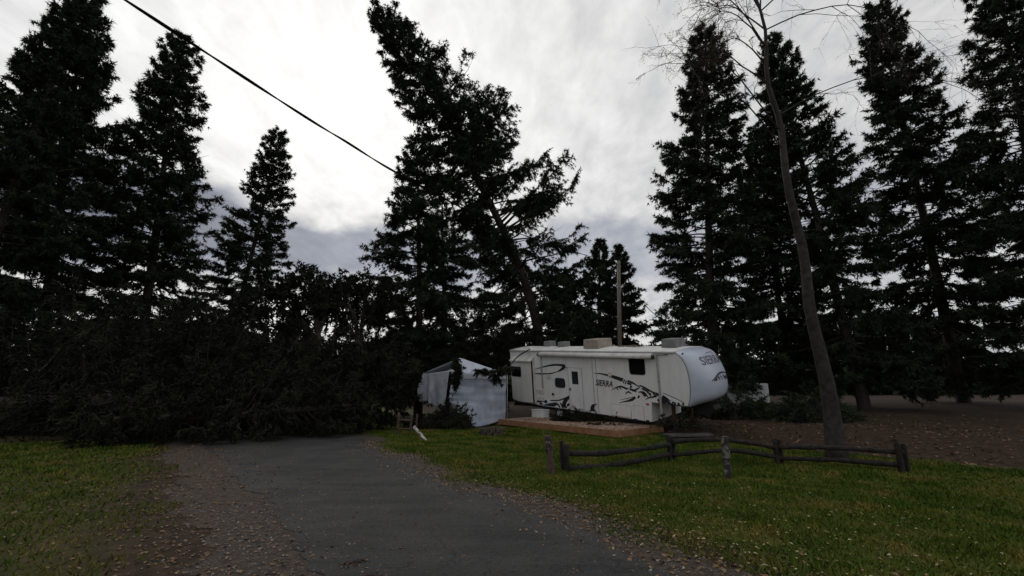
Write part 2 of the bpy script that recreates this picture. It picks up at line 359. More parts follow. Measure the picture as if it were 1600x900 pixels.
cards(700, scatter(700, -4, 9, lambda l, n: rng.uniform(-2.2, .6, n)), .012, 'leafb', 'fallen_leaves', 'small brown scraps on the asphalt', .014)
def clumps(l, n):
    return road_l(l) - .15 + rng.normal(0, .07, n) + .75 * np.sin(np.round(l * 7) * 7.1) * np.sin(np.round(l * 7) * 3.3) - .12
cards(5200, scatter(5200, -26, 12, lambda l, n: 12.6 + np.abs(rng.normal(0, 5.5, n))), .05, 'leafb', 'fallen_leaves', 'brown leaves covering the bank behind and right of the trailer', .02)
cards(3600, scatter(3600, -6, 16, lambda l, n: -3.0 + rng.normal(0, .75, n)), .022, 'leafb', 'fallen_leaves', 'brown leaf litter on the bare strip left of the road', .012)
cards(500, scatter(500, -3, 12, lambda l, n: -4 - np.abs(rng.normal(0, 2.5, n))), .022, 'leafb', 'fallen_leaves', 'brown leaves on the grass left of the road', .03)
cards(2300, scatter(2300, -1.5, 5, clumps), .017, 'leafr', 'leaf_litter', 'dark red-brown needle litter along the left road edge', .016)
def pebbles(n, pos, s0, s1, name, label):
    base = np.array([[1, 0, 0], [0, 1, 0], [-1, 0, 0], [0, -1, 0], [0, 0, .6], [0, 0, -.4]]); fc = np.array([[0, 1, 4], [1, 2, 4], [2, 3, 4], [3, 0, 4], [1, 0, 5], [2, 1, 5], [3, 2, 5], [0, 3, 5]])
    s = rng.uniform(s0, s1, n) * rng.choice([.6, 1, 1.6], n, p=[.6, .33, .07]); a = rng.uniform(0, 6.28, n)
    B = base[None] * s[:, None, None] * rng.uniform(.6, 1.2, (n, 6, 1)); c, sn = np.cos(a), np.sin(a)
    V = np.stack([B[..., 0] * c[:, None] - B[..., 1] * sn[:, None], B[..., 0] * sn[:, None] + B[..., 1] * c[:, None], B[..., 2]], -1) + pos[:, None] + np.array([0, 0, .008])
    F = (np.arange(n)[:, None, None] * 6 + fc[None]).reshape(-1, 3)
    tag(bulk(name, V.reshape(-1, 3), F, 'stone'), label, kind='stuff')
pebbles(5000, scatter(5000, -8, 12, lambda l, n: road_r(l) + .25 + rng.normal(0, .38, n)), .006, .017, 'gravel', 'small pebbles along the right road edge')
pebbles(4200, scatter(4200, -7, 8, lambda l, n: road_l(l) - .5 + rng.normal(0, .45, n)), .006, .018, 'gravel', 'small pebbles along the left road edge')
pebbles(9000, scatter(9000, -5, 6, lambda l, n: rng.uniform(-2.3, .5, n)), .0022, .0058, 'gravel', 'loose grit on the asphalt')

# ------------------------------------------------------------------ conifers
def catmull(P, n):
    P = np.array([tuple(p) for p in P], float); k = len(P); t = np.linspace(0, k - 1, n); out = []
    for u in t:
        i = min(int(u), k - 2); f = u - i
        p0, p1, p2, p3 = P[max(i - 1, 0)], P[i], P[i + 1], P[min(i + 2, k - 1)]
        out.append(.5 * ((2 * p1) + (-p0 + p2) * f + (2 * p0 - 5 * p1 + 4 * p2 - p3) * f ** 2 + (-p0 + 3 * p1 - 3 * p2 + p3) * f ** 3))
    return np.array(out)
def unit(v): return v / (np.linalg.norm(v, axis=-1, keepdims=True) + 1e-9)
def needles(rg, base, tips, hang, step=.13, per=4, ln=.22, wd=.055):
    """foliage sprays along twigs base->tips (arrays n,3): small slim triangles pointing along and below the twig"""
    L = np.linalg.norm(tips - base, axis=1); m = np.maximum(2, (L / step).astype(int)); idx = np.repeat(np.arange(len(L)), m)
    u = rg.uniform(.05, 1.0, len(idx)); P = base[idx] + (tips - base)[idx] * u[:, None] + rg.normal(0, .03, (len(idx), 3))
    D = unit((tips - base)[idx])
    P = np.repeat(P, per, 0); D = np.repeat(D, per, 0); n = len(P)
    d = unit(D * .7 + rg.normal(0, .55, (n, 3)) + np.array([0, 0, -1]) * hang * rg.uniform(0, 1, (n, 1)))
    s = unit(np.cross(d, rg.normal(0, 1, (n, 3)))); l = ln * rg.uniform(.55, 1.35, (n, 1)); w = wd * rg.uniform(.6, 1.4, (n, 1))
    return np.stack([P - s * w * .5, P + s * w * .5, P + d * l], 1)
def conifer(rg, axis_pts, r0, crown0, prof, spacing, elev=(-.25, .8), droop=.25, upturn=.15, hang=.5, per=4, dens=1.0, minz=None, thin=.12, twig=.42, ln=.22, sides=None, wd=.055, inner=.18, clump=.75):
    """limbs and foliage around a trunk curve (axis_pts n,3). prof(t) = limb length at height fraction t"""
    A = axis_pts; seg = np.r_[0, np.cumsum(np.linalg.norm(np.diff(A, axis=0), axis=1))]; LT = seg[-1]
    limbV, limbF, tri = [], [], []; off = 0
    s = crown0 * LT; az = rg.uniform(0, 6.28)
    while s < LT * .995:
        t = s / LT; tt = (t - crown0) / (1 - crown0); i = min(np.searchsorted(seg, s) - 1, len(A) - 2); i = max(i, 0)
        p0 = A[i] + (A[i + 1] - A[i]) * ((s - seg[i]) / (seg[i + 1] - seg[i])); ax = unit(A[min(i + 2, len(A) - 1)] - A[max(i - 1, 0)])
        s += spacing * (1.15 - .6 * tt) * rg.uniform(.5, 1.5)
        az += 2.4 + rg.normal(0, .35)
        o = unit(np.cross(ax, [0.3, 1, .05])); o2 = np.cross(ax, o); rad = o * math.cos(az) + o2 * math.sin(az)
        L = prof(tt) * rg.uniform(.62, 1.15)
        if sides is not None: L *= sides(rad, tt)
        if rg.uniform() < .07: L *= .5
        if L < .12: continue
        e = elev[0] + (elev[1] - elev[0]) * tt ** 1.3 + rg.normal(0, .12)
        d = rad * math.cos(e) + ax * math.sin(e)
        u = np.linspace(0, 1, 7)[:, None]
        C = p0 + d * L * u + np.array([0, 0, -1]) * droop * L * u ** 1.7 + np.array([0, 0, 1]) * upturn * L * np.clip(u - .55, 0, 1) ** 2 * 4 + rg.normal(0, .03 * L, (7, 3)) * u
        if minz is not None: C[:, 2] = np.maximum(C[:, 2], minz + .15 * rg.uniform(.3, 1, 7))
        rb = max(.012, .016 * L) * rg.uniform(.8, 1.3)
        Vv, Ff = tube_arrays([tuple(c) for c in C], list(np.linspace(rb, .006, 7)), 4, False)
        limbV += [tuple(v) for v in Vv]; limbF += [tuple(np.array(f) + off) for f in Ff]; off += len(Vv)
        if rg.uniform() < thin: continue                     # a bare or nearly bare limb
        k = max(5, int(L * 9 * dens)); nc = max(2, int(L * 1.1)); cen = inner + (1 - inner) * rg.power(1.7, nc); ub = np.where(rg.uniform(0, 1, k) < clump, cen[rg.integers(0, nc, k)] + rg.normal(0, .045, k), inner + (1 - inner) * rg.power(1.5, k)); ub = np.clip(ub, .04, .999); f = ub * 6; j = np.minimum(f.astype(int), 5)
        B = C[j] + (C[j + 1] - C[j]) * (f - j)[:, None]; tan = unit(C[j + 1] - C[j]); side = unit(np.cross(tan, [0, 0, 1.0])) * rg.choice([-1, 1], (k, 1))
        bl = np.clip(twig * L * (1.1 - ub * .75), .16, 1.15) * rg.uniform(.5, 1.2, k)
        E = B + unit(side * rg.uniform(.5, 1.0, (k, 1)) + tan * rg.uniform(.4, .9, (k, 1)) + np.array([0, 0, 1]) * rg.normal(-hang * .55, .25, (k, 1))) * bl[:, None]
        if minz is not None: E[:, 2] = np.maximum(E[:, 2], minz + .03)
        tri.append(needles(rg, B, E, hang, per=per, ln=ln, wd=wd)); tri.append(needles(rg, C[3:-1], C[4:], hang, step=.1, per=per, ln=ln, wd=wd))
    tri = np.concatenate(tri, 0)
    return limbV, limbF, tri
def build_conifer(name, label, group, base, top_pts, r0, needle='needle', cat='tree', seed=1, **kw):
    rg = np.random.default_rng(seed); base = Vector(base); root = thing(name, label, cat, base, group)
    A = catmull([(0, 0, -.2)] + [tuple(Vector(p) - base) for p in top_pts], 36); n = len(A)
    A = A + np.cumsum(rg.normal(0, .012, (n, 3)), 0) * np.array([1, 1, 0])
    tube('trunk', A, list(r0 * (1 - np.linspace(0, 1, n)) ** .85 + .012), 'bark', root, 9)
    lv, lf, tri = conifer(rg, A, r0, **kw)
    mk('limbs', lv, lf, 'bark', root)
    bulk('crown', tri.reshape(-1, 3), np.arange(len(tri) * 3).reshape(-1, 3), needle, root)
    return root
def copy_tree(root, loc, rz, scale, label, group=None):
    r = root.copy(); COL.objects.link(r); r.location = loc; r.rotation_euler = (0, 0, rz); r.scale = scale; r['label'] = label
    if group: r['group'] = group
    for ch in root.children:
        c = ch.copy(); COL.objects.link(c); c.parent = r
    return r
def base_at(x, Y): p = at(x, 600, Y); return Vector((p.x, p.y, float(T(p.x, p.y))))

# the tall fir that leans over the trailer
YL = 31
lean_px = [(846, 560), (838, 500), (820, 435), (796, 380), (764, 312), (735, 262), (704, 195), (672, 145), (640, 98), (612, 55), (588, 20)]
lb = at(858, 600, YL); lb.z = float(T(lb.x, lb.y))
build_conifer('leaning_fir_tree', 'very tall dark fir leaning far to the left behind the white travel trailer', None, lb, [at(x, y, YL) for x, y in lean_px], .40, seed=11,
    crown0=.13, prof=lambda t: 6.0 * (1 - t) ** .60 * (.55 + .45 * min(1, t * 5)) + .55, spacing=.108, elev=(.0, .75), droop=.20, upturn=.24, hang=1.1, per=6, dens=1.5, thin=.10, twig=.34, ln=.27, wd=.056, inner=.15, clump=.84,
    sides=lambda r, t: (1.0 + .24 * r[0]) if t > .25 else (.93 + .02 * max(r[0], 0)))
# upright spruces left of it
b2 = base_at(655, 29)
build_conifer('spruce_tree', 'upright dark spruce on the left of the leaning fir, trunk showing through', 'standing spruces behind the tent', b2, [at(654, 500, 29), at(653, 360, 29), at(650, 216, 29)], .30, seed=21,
    crown0=.20, prof=lambda t: 5.5 * (1 - t) ** .75 + .3, spacing=.115, elev=(-.22, .75), droop=.16, upturn=.14, hang=.55, per=6, dens=1.5, thin=.06, ln=.26, wd=.056, inner=.12, clump=.80)
b3 = base_at(698, 32)
build_conifer('spruce_tree', 'slim dark spruce squeezed between the upright spruce and the leaning fir', 'standing spruces behind the tent', b3, [at(694, 500, 32), at(692, 400, 32), at(690, 300, 32)], .27, seed=22,
    crown0=.16, prof=lambda t: 3.7 * (1 - t) ** .75 + .3, spacing=.14, elev=(-.25, .7), droop=.2, upturn=.1, hang=.7, per=5, dens=1.0, thin=.14, ln=.25, wd=.05, inner=.16, clump=.85)
# spruce behind the pole, its companion and the little one
b4 = base_at(938, 40)
sp4 = build_conifer('spruce_tree', 'pointed spruce just left of the bare wooden pole', 'spruces behind the trailer', b4, [at(938, 480, 40), at(938, 374, 40)], .26, seed=31,
    crown0=.10, prof=lambda t: 4.0 * (1 - t) ** .8 + .2, spacing=.11, elev=(-.15, .75), droop=.12, upturn=.2, hang=.5, per=4, dens=1.4, thin=.06, ln=.32, wd=.11)
b5 = base_at(970, 43)
build_conifer('spruce_tree', 'bushy spruce just right of the bare wooden pole', 'spruces behind the trailer', b5, [at(968, 480, 43), at(966, 384, 43)], .26, seed=32,
    crown0=.10, prof=lambda t: 4.2 * (1 - t) ** .7 + .2, spacing=.12, elev=(-.15, .75), droop=.12, upturn=.2, hang=.5, per=4, dens=1.3, thin=.06, ln=.32, wd=.11)
b6 = base_at(1040, 52)
build_conifer('spruce_tree', 'small distant spruce above the trailer nose', 'spruces behind the trailer', b6, [at(1040, 540, 52), at(1040, 474, 52)], .2, seed=33,
    crown0=.08, prof=lambda t: 3.0 * (1 - t) ** .8 + .2, spacing=.16, elev=(-.1, .75), droop=.12, upturn=.18, hang=.4, per=4, dens=1.0, thin=.05)
b7 = base_at(884, 36)
build_conifer('bushy_fir_tree', 'bushy dark fir below the lower right limbs of the leaning fir', None, b7, [at(882, 510, 36), at(880, 425, 36)], .24, seed=34,
    crown0=.08, prof=lambda t: 3.6 * (1 - t) ** .6 + .4, spacing=.10, elev=(-.1, .7), droop=.15, upturn=.2, hang=.6, per=4, dens=1.4, thin=.05, ln=.3, wd=.1)
# tall fir at the right
b8 = base_at(1112, 27)
sp8 = build_conifer('tall_fir_tree', 'tall dense dark fir rising behind the nose of the white trailer', None, b8, [at(1110, 450, 27), at(1106, 250, 27), at(1102, 46, 27)], .36, seed=41,
    crown0=.07, prof=lambda t: 4.0 * (1 - t) ** .50 * (.8 + .2 * min(1, t * 4)) + .3, spacing=.100, elev=(-.2, .7), droop=.10, upturn=.14, hang=.6, per=6, dens=1.5, thin=.05, ln=.26, wd=.062, inner=.10, clump=.78)
# neighbours beyond the edges of the photograph
for k, (x, Y, rz, s, lab) in enumerate([
    (1235, 30, 1.0, .80, 'dark fir standing to the right of the trailer nose'), (1345, 25, 2.2, .95, 'tall fir in the right hand wood, beyond the birch'),
    (1500, 28, 3.9, 1.05, 'tallest fir in the wood at the far right'), (1660, 22, 5.0, .92, 'fir cut by the right edge of the view'),
    (345, 33, .6, .86, 'fir standing left of the cable, beyond the fallen tree'), (215, 27, 2.9, 1.0, 'tall fir in the wood at the left, beyond the road'),
    (60, 24, 4.2, .95, 'fir at the far left, beyond the road'), (-90, 19, 1.7, .85, 'fir cut by the left edge of the view')]):
    copy_tree(sp8, base_at(x, Y), rz, (s * .95, s * .95, s), lab, 'firs at the sides of the clearing')

# far wood behind everything: one mass
def far_wood():
    rg = np.random.default_rng(5); tris = []; root = thing('far_wood', 'dark mass of distant woodland closing the view behind the clearing', 'woodland', (0, 0, 0)); root['kind'] = 'stuff'
    tv, tf, off = [], [], 0
    for k in range(120):
        x = -60 + k * 1.02 + rg.normal(0, 1.0); y = 46 + abs(x - 2) * .10 + rg.uniform(0, 14); h = rg.uniform(4.5, 8.0) + (2.0 if abs(x) > 26 else 0); rr = rg.uniform(1.4, 2.3)
        if -24 < x < -12: h = min(h, 6.0)
        if 9 < x < 22: h = min(h, 5.6)
        z0 = float(T(x, y)); n = 950
        t = rg.power(.8, n); a = rg.uniform(0, 6.28, n); r = rr * (1 - t) ** .7 * np.sqrt(rg.uniform(.1, 1, n)) + .1
        P = np.stack([x + np.cos(a) * r, y + np.sin(a) * r, z0 + h * t], -1)
        d = unit(np.stack([np.cos(a), np.sin(a), rg.normal(-.1, .4, n)], -1)); s = unit(np.cross(d, rg.normal(0, 1, (n, 3))))
        l = rg.uniform(.3, .75, (n, 1)); w = rg.uniform(.1, .26, (n, 1)); tris.append(np.stack([P - s * w, P + s * w, P + d * l], 1))
        V, Fq = tube_arrays([(x, y, z0 - .3), (x, y, z0 + h)], [.12, .02], 5); tv += V; tf += [tuple(q + off for q in f) for f in Fq]; off += len(V)
    n = 26000; x = rg.uniform(-75, 80, n); y = 42 + np.abs(x) * .1 + rg.uniform(0, 6, n); P = np.stack([x, y, T(x, y) + rg.power(1.2, n) * 2.4], -1); d = unit(rg.normal(0, 1, (n, 3)) + np.array([0, 0, .4])); s = unit(np.cross(d, rg.normal(0, 1, (n, 3)))); tris.append(np.stack([P - s * .28, P + s * .28, P + d * .7], 1))
    tri = np.concatenate(tris, 0)
    c = bulk('crown', tri.reshape(-1, 3), np.arange(len(tri) * 3).reshape(-1, 3), 'needle', root); c['kind'] = 'stuff'
    c2 = mk('trunks', tv, tf, 'bark', root); c2['kind'] = 'stuff'
far_wood()

# ------------------------------------------------------------------ fallen trees across the road
def fallen(name, label, pts, r0, seed, needle='needle2', **kw):
    rg = np.random.default_rng(seed); base = Vector(pts[0]); root = thing(name, label, 'fallen tree', base, 'storm-felled trees on the left')
    A = catmull([tuple(Vector(p) - base) for p in pts], 30); n = len(A)
    tube('trunk', A, list(r0 * (1 - np.linspace(0, 1, n)) ** .8 + .015), 'bark', root, 9)
    lv, lf, tri = conifer(rg, A, r0, minz=-base.z - .12, **kw)
    mk('limbs', lv, lf, 'bark', root)
    bulk('crown', tri.reshape(-1, 3), np.arange(len(tri) * 3).reshape(-1, 3), needle, root)
    return root
fk = dict(elev=(.1, .8), droop=.12, upturn=.30, hang=.7, per=4, thin=.14, ln=.24)
fallen('fallen_fir_tree', 'big storm-felled fir lying across the road with its dark limbs upright',
    [(-21, 17.0, .8), (-14, 17.6, 1.1), (-9, 18.2, 1.4), (-6.2, 18.7, 1.7), (-4.6, 19.2, 1.9)], .42, 51, crown0=.06, prof=lambda t: 4.4 * (1 - t) ** .45 + .4, spacing=.085, dens=1.4, **fk)
fallen('fallen_fir_tree', 'storm-felled fir lying behind the first one, branch ends arching above it',
    [(-22, 25, 1.0), (-14, 26, 1.8), (-8, 27, 2.6), (-3.4, 28, 3.4), (.4, 28.6, 4.2)], .36, 52, crown0=.08, prof=lambda t: 3.4 * (1 - t) ** .35 + .7, spacing=.085, dens=1.6, **fk)
fallen('fallen_fir_tree', 'broken fir top lying low at the edge of the road in deep shade',
    [(-13, 14.4, .5), (-9.5, 15.0, .7), (-7, 15.6, .9), (-5.4, 16.4, 1.0)], .2, 53, crown0=.02, prof=lambda t: 2.2 * (1 - t) ** .5 + .4, spacing=.07, dens=1.6, **fk)
def limb_tree(name, label, base, limbs, seed):
    """a broken tree with a few arching, half-bare limbs ending in clumps of foliage"""
    rg = np.random.default_rng(seed); base = Vector(base); root = thing(name, label, 'tree', base, 'half-bare wind-bent trees on the left')
    lv, lf, off, tri = [], [], 0, []
    for pts, r in limbs:
        C = catmull([tuple(Vector(p) - base) for p in pts], 16); V, Fq = tube_arrays([tuple(c) for c in C], list(np.linspace(r, .015, 16)), 6, False)
        lv += V; lf += [tuple(q + off for q in f) for f in Fq]; off += len(V)
        for k in range(26):
            u = rg.integers(5, 15); b = C[u]; d = unit(rg.normal(0, 1, 3) + unit(C[u] - C[u - 1]) * .8 + np.array([0, 0, .3])); L = rg.uniform(.5, 1.3)
            e = b + d * L; V, Fq = tube_arrays([tuple(b), tuple((b + e) / 2 + rg.normal(0, .06, 3)), tuple(e)], [.025, .016, .006], 4, False)
            lv += V; lf += [tuple(q + off for q in f) for f in Fq]; off += len(V)
            if rg.uniform() < .8:
                m = 9; B = b + (e - b) * rg.uniform(.45, 1, (m, 1)); E = B + rg.normal(0, .26, (m, 3)); tri.append(needles(rg, B, E, .5, step=.08, per=5, ln=.2, wd=.07))
    mk('limbs', lv, lf, 'bark', root); tri = np.concatenate(tri, 0)
    bulk('crown', tri.reshape(-1, 3), np.arange(len(tri) * 3).reshape(-1, 3), 'needle2', root)
def L_(Y, *p): return [at(x, y, Y) for x, y in p]
limb_tree('wind_bent_tree', 'half-bare tree with arching limbs against the sky, right of the two', base_at(560, 22), [
    (L_(22, (562, 600), (560, 540), (552, 490), (530, 468), (512, 462), (500, 470)), .16), (L_(22.5, (561, 560), (566, 500), (572, 470), (566, 450), (548, 445), (535, 452)), .12),
    (L_(21.5, (560, 540), (545, 510), (520, 495), (490, 490)), .1), (L_(22, (560, 520), (580, 490), (592, 475), (598, 468)), .1)], 61)
limb_tree('wind_bent_tree', 'half-bare tree with arching limbs at the left border of the woods', base_at(500, 20), [
    (L_(20, (500, 600), (498, 530), (490, 480), (478, 455), (464, 444), (450, 446)), .16), (L_(20.5, (499, 540), (480, 510), (462, 490), (440, 470), (420, 460)), .12),
    (L_(20, (498, 520), (508, 490), (504, 468), (492, 460)), .1), (L_(19.5, (499, 560), (470, 540), (440, 520), (410, 500)), .1)], 62)

# ------------------------------------------------------------------ fifth-wheel travel trailer
YAW, PIT, ROLL = R(49.9), R(3.7), R(7.5)
fw = Vector((math.cos(YAW) * math.cos(PIT), -math.sin(YAW) * math.cos(PIT), -math.sin(PIT)))
w0 = Vector((math.sin(YAW), math.cos(YAW), 0)); up0 = fw.cross(w0).normalized()
wv = w0 * math.cos(ROLL) + up0 * math.sin(ROLL); uv = up0 * math.cos(ROLL) - w0 * math.sin(ROLL)
RO = Vector((6.03, 19.36, .15))
RVM = Matrix(((fw.x, wv.x, uv.x, RO.x), (fw.y, wv.y, uv.y, RO.y), (fw.z, wv.z, uv.z, RO.z), (0, 0, 0, 1)))
rv = thing('travel_trailer', 'long white fifth-wheel travel trailer tilted beside the wooden deck, dark mountain graphics', 'trailer')
rv.location = RO; rv.rotation_euler = RVM.to_3x3().to_euler()
def S(x, y, off=0.0):
    d = ray(x, y); o = RO + wv * off; c = Vector((0, 0, CAMZ)); t = (o - c).dot(wv) / d.dot(wv); P = c + d * t - o
    return P.dot(fw), P.dot(uv)
WID = 2.45
EDGE = catmull([(1.30, 0, 3.0), (1.58, 0, 2.78), (1.78, 0, 2.38), (1.86, 0, 1.8), (1.83, 0, 1.25), (1.72, 0, .86)], 22)
MID = catmull([(1.30, 0, 3.10), (1.98, 0, 2.97), (2.36, 0, 2.45), (2.58, 0, 1.78), (2.45, 0, 1.12), (1.78, 0, .80)], 22)
outline = [(-9.3, .22), (-8.9, 0), (-.02, 0), (.04, .85)] + [(float(p[0]), float(p[2])) for p in EDGE[::-1]] + [(-9.3, 3.0)]
body = fixnormals(mk('body', *prism(outline, 0, WID), 'white', rv))
def cap_pt(u, v):
    """u across the width 0..1, v from roof to underside 0..1"""
    f = v * 21; i = min(int(f), 20); k = f - i; e = EDGE[i] * (1 - k) + EDGE[i + 1] * k; m = MID[i] * (1 - k) + MID[i + 1] * k
    b = (1 - abs(2 * u - 1) ** 3.2); b = b ** .75
    p = e * (1 - b) + m * b; return Vector((p[0], u * WID, p[2]))
NU, NV = 34, 30; cv = []; us = [.5 - .5 * math.cos(math.pi * i / NU) for i in range(NU + 1)]
for u in us:
    for j in range(NV + 1): cv.append(cap_pt(u, j / NV) + Vector((.004, 0, 0)))
cf = [(i * (NV + 1) + j, i * (NV + 1) + j + 1, (i + 1) * (NV + 1) + j + 1, (i + 1) * (NV + 1) + j) for i in range(NU) for j in range(NV)]
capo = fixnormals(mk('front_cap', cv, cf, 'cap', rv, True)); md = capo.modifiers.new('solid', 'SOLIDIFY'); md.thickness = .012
# seam between cap and side
tube('cap_seam', [(float(p[0]) - .012, -.006, float(p[2])) for p in EDGE], .009, 'black', rv, 6)
tube('cap_seam', [(float(p[0]) - .012, WID + .006, float(p[2])) for p in EDGE], .009, 'black', rv, 6)
mk('cap_underside', *prism([(.05, .80), (.05, .845), (1.73, .855), (1.76, .82)], .03, WID - .03), 'acg', rv)
rvv = []; ss = np.linspace(-9.33, 1.36, 24); rw = np.linspace(-.03, WID + .03, 13)
rs = np.random.default_rng(3)
for a in ss:
    for b in rw: rvv.append((a, b, 3.02 + .11 * (1 - abs(2 * b / WID - 1) ** 2) + rs.normal(0, .004)))
rf = [(i * 13 + j, (i + 1) * 13 + j, (i + 1) * 13 + j + 1, i * 13 + j + 1) for i in range(23) for j in range(12)]
roof = mk('roof', rvv, rf, 'roofw', rv, True); md = roof.modifiers.new('s', 'SOLIDIFY'); md.thickness = .03
bevel(mk('gutter_rail', *box(-9.32, 1.3, -.055, -.004, 2.945, 3.01), 'alu', rv), .012)
bevel(mk('gutter_rail', *box(-9.32, 1.3, WID + .004, WID + .055, 2.945, 3.01), 'alu', rv), .012)
# roof units
def roof_unit(s, w, l, d, h, m, z0=3.09, tilt=0):
    V, Fq = prism([(s - l / 2, z0), (s + l / 2, z0), (s + l / 2 - .04, z0 + h), (s - l / 2 + .05, z0 + h)], w - d / 2, w + d / 2)
    o = bevel(fixnormals(mk('roof_unit', V, Fq, m, rv)), .03); return o
def s_for(x, w, h):
    lo, hi = -12, 4
    for _ in range(40):
        m = (lo + hi) / 2; P = RO + fw * m + wv * w + uv * h; v = P - Vector((0, 0, CAMZ)); px = 800 + FPX * v.x / (v.y * CP + v.z * SP)
        if px < x: lo = m
        else: hi = m
    return (lo + hi) / 2
u1 = roof_unit(s_for(934, .95, 3.25), .95, .98, 1.15, .46, 'ac'); u2 = roof_unit(s_for(1052, 1.15, 3.25), 1.15, .72, .85, .40, 'acg', 3.1)
u3 = roof_unit(s_for(859, 1.5, 3.25), 1.5, .55, .55, .38, 'acg', 3.06); u4 = roof_unit(s_for(881, 1.2, 3.25), 1.2, .55, .5, .33, 'acg', 3.08)
for u, m in ((u1, 'acg'), (u2, 'acg')):
    xsv = [v.co.x for v in u.data.vertices]; ysv = [v.co.y for v in u.data.vertices]; zs = [v.co.z for v in u.data.vertices]
    a = mk('lid_seam', *box(min(xsv) + .06, max(xsv) - .05, min(ysv) - .004, max(ysv) + .004, min(zs) + .09, min(zs) + .10), 'black', u)
vt = mk('roof_vent', *box(-8.6, -7.9, .35, .85, 3.06, 3.17), 'roofw', rv); bevel(vt, .03)
# side panel mouldings, awning
def side_box(name, x0, y0, x1, y1, d, m, parent=rv, off=0.0):
    a0, c0 = S(x0, y0, off); a1, c1 = S(x1, y1, off)
    return mk(name, *box(min(a0, a1), max(a0, a1), off - d, off + .0015, min(c0, c1), max(c0, c1)), m, parent)
bevel(mk('awning_case', *box(-6.62, .34, -.10, -.004, 2.84, 2.94), 'awn', rv), .03)
aw = tube('awning_roll', [(-6.66, -.17, 2.79), (.36, -.17, 2.79)], .085, 'awn', rv, 14)
tube('roll_cap', [(.35, -.17, 2.79), (.42, -.17, 2.79)], .095, 'black', aw, 12); tube('roll_cap', [(-6.72, -.17, 2.79), (-6.65, -.17, 2.79)], .095, 'black', aw, 12)
# sloping vinyl between gutter and roll
mk('awning_flap', [(-6.6, -.06, 2.94), (.3, -.06, 2.94), (.3, -.20, 2.875), (-6.6, -.20, 2.875), (-6.6, -.06, 2.925), (.3, -.06, 2.925), (.3, -.20, 2.86), (-6.6, -.20, 2.86)],
   [(0, 1, 2, 3), (7, 6, 5, 4), (0, 4, 5, 1), (1, 5, 6, 2), (2, 6, 7, 3), (3, 7, 4, 0)], 'awn', rv)
for s0, lo in ((.50, .42), (-6.63, .95)):
    arm = bevel(mk('awning_arm', *box(s0 - .045, s0 + .045, -.055, -.003, lo, 2.90), 'alu', rv), .008)
    tube('arm_knob', [(s0, -.05, 1.75), (s0, -.09, 1.75)], .022, 'black', arm, 8)
tube('awning_strut', [(.5, -.09, 2.86), (1.02, -.03, 2.90)], .014, 'black', rv, 6)
for s0 in (-3.08, -2.86): bevel(mk('side_moulding', *box(s0 - .018, s0 + .018, -.018, -.002, .03, 2.93), 'alu', rv), .006)
bevel(mk('side_moulding', *box(-8.9, 0, -.016, -.002, .0, .035), 'alu', rv), .006)
# rounded windows
def rwin(name, x0, y0, x1, y1, rad=.09, parent=rv, off=0.0, rim=.03):
    a0, c0 = S(x0, y0, off); a1, c1 = S(x1, y1, off); a0, a1 = sorted((a0, a1)); c0, c1 = sorted((c0, c1))
    def rr(e):
        P = []
        for cx_, cy_, st in ((a1 - rad, c1 - rad, 0), (a0 + rad, c1 - rad, 90), (a0 + rad, c0 + rad, 180), (a1 - rad, c0 + rad, 270)):
            for k in range(6): t = R(st + 18 * k); P.append((cx_ + (rad + e) * math.cos(t), cy_ + (rad + e) * math.sin(t)))
        return P
    w = fixnormals(mk(name, *prism(rr(0), off - .012, off - .001), 'glass', parent))
    a, b = rr(0), rr(rim); n = len(a); V = [(x, off - .022, z) for x, z in a] + [(x, off - .022, z) for x, z in b] + [(x, off - .001, z) for x, z in b]
    Fq = [(i, (i + 1) % n, n + (i + 1) % n, n + i) for i in range(n)] + [(n + i, n + (i + 1) % n, 2 * n + (i + 1) % n, 2 * n + i) for i in range(n)]
    fixnormals(mk('window_frame', V, Fq, 'seal', w)); return w
rwin('window', 983, 559.5, 1008, 585); rwin('window', 867.5, 591, 883, 605.5, .12)
# entry door
a0, c0 = S(887, 575.5); a1, c1 = S(910, 640)
c0 = 2.13; c1 = .13; a0 = -4.70; a1 = -3.80
door = bevel(mk('entry_door', *box(a0, a1, -.022, .001, c1, c0), 'white', rv), .01)
fr = mk('door_frame', *prism([(a0 - .035, c1 - .03), (a1 + .035, c1 - .03), (a1 + .035, c0 + .035), (a0 - .035, c0 + .035)], -.012, .0005), 'alu', rv)
dw = mk('door_window', *box(-4.42, -4.06, -.030, -.020, 1.36, 1.94), 'glass', door); mk('window_frame', *box(-4.45, -4.03, -.026, -.0215, 1.33, 1.97), 'seal', dw)
mk('door_handle', *box(a0 + .05, a0 + .13, -.05, -.021, 1.0, 1.12), 'black', door)
for h in (.4, 1.1, 1.85): mk('hinge', *box(a1 - .01, a1 + .03, -.034, -.013, h, h + .08), 'alu', door)
tube('grab_handle', [(a0 - .25, -.012, 2.02), (a0 - .25, -.07, 2.05), (a0 - .1, -.07, 2.16), (a0 - .02, -.012, 2.16)], .014, 'black', rv, 6)
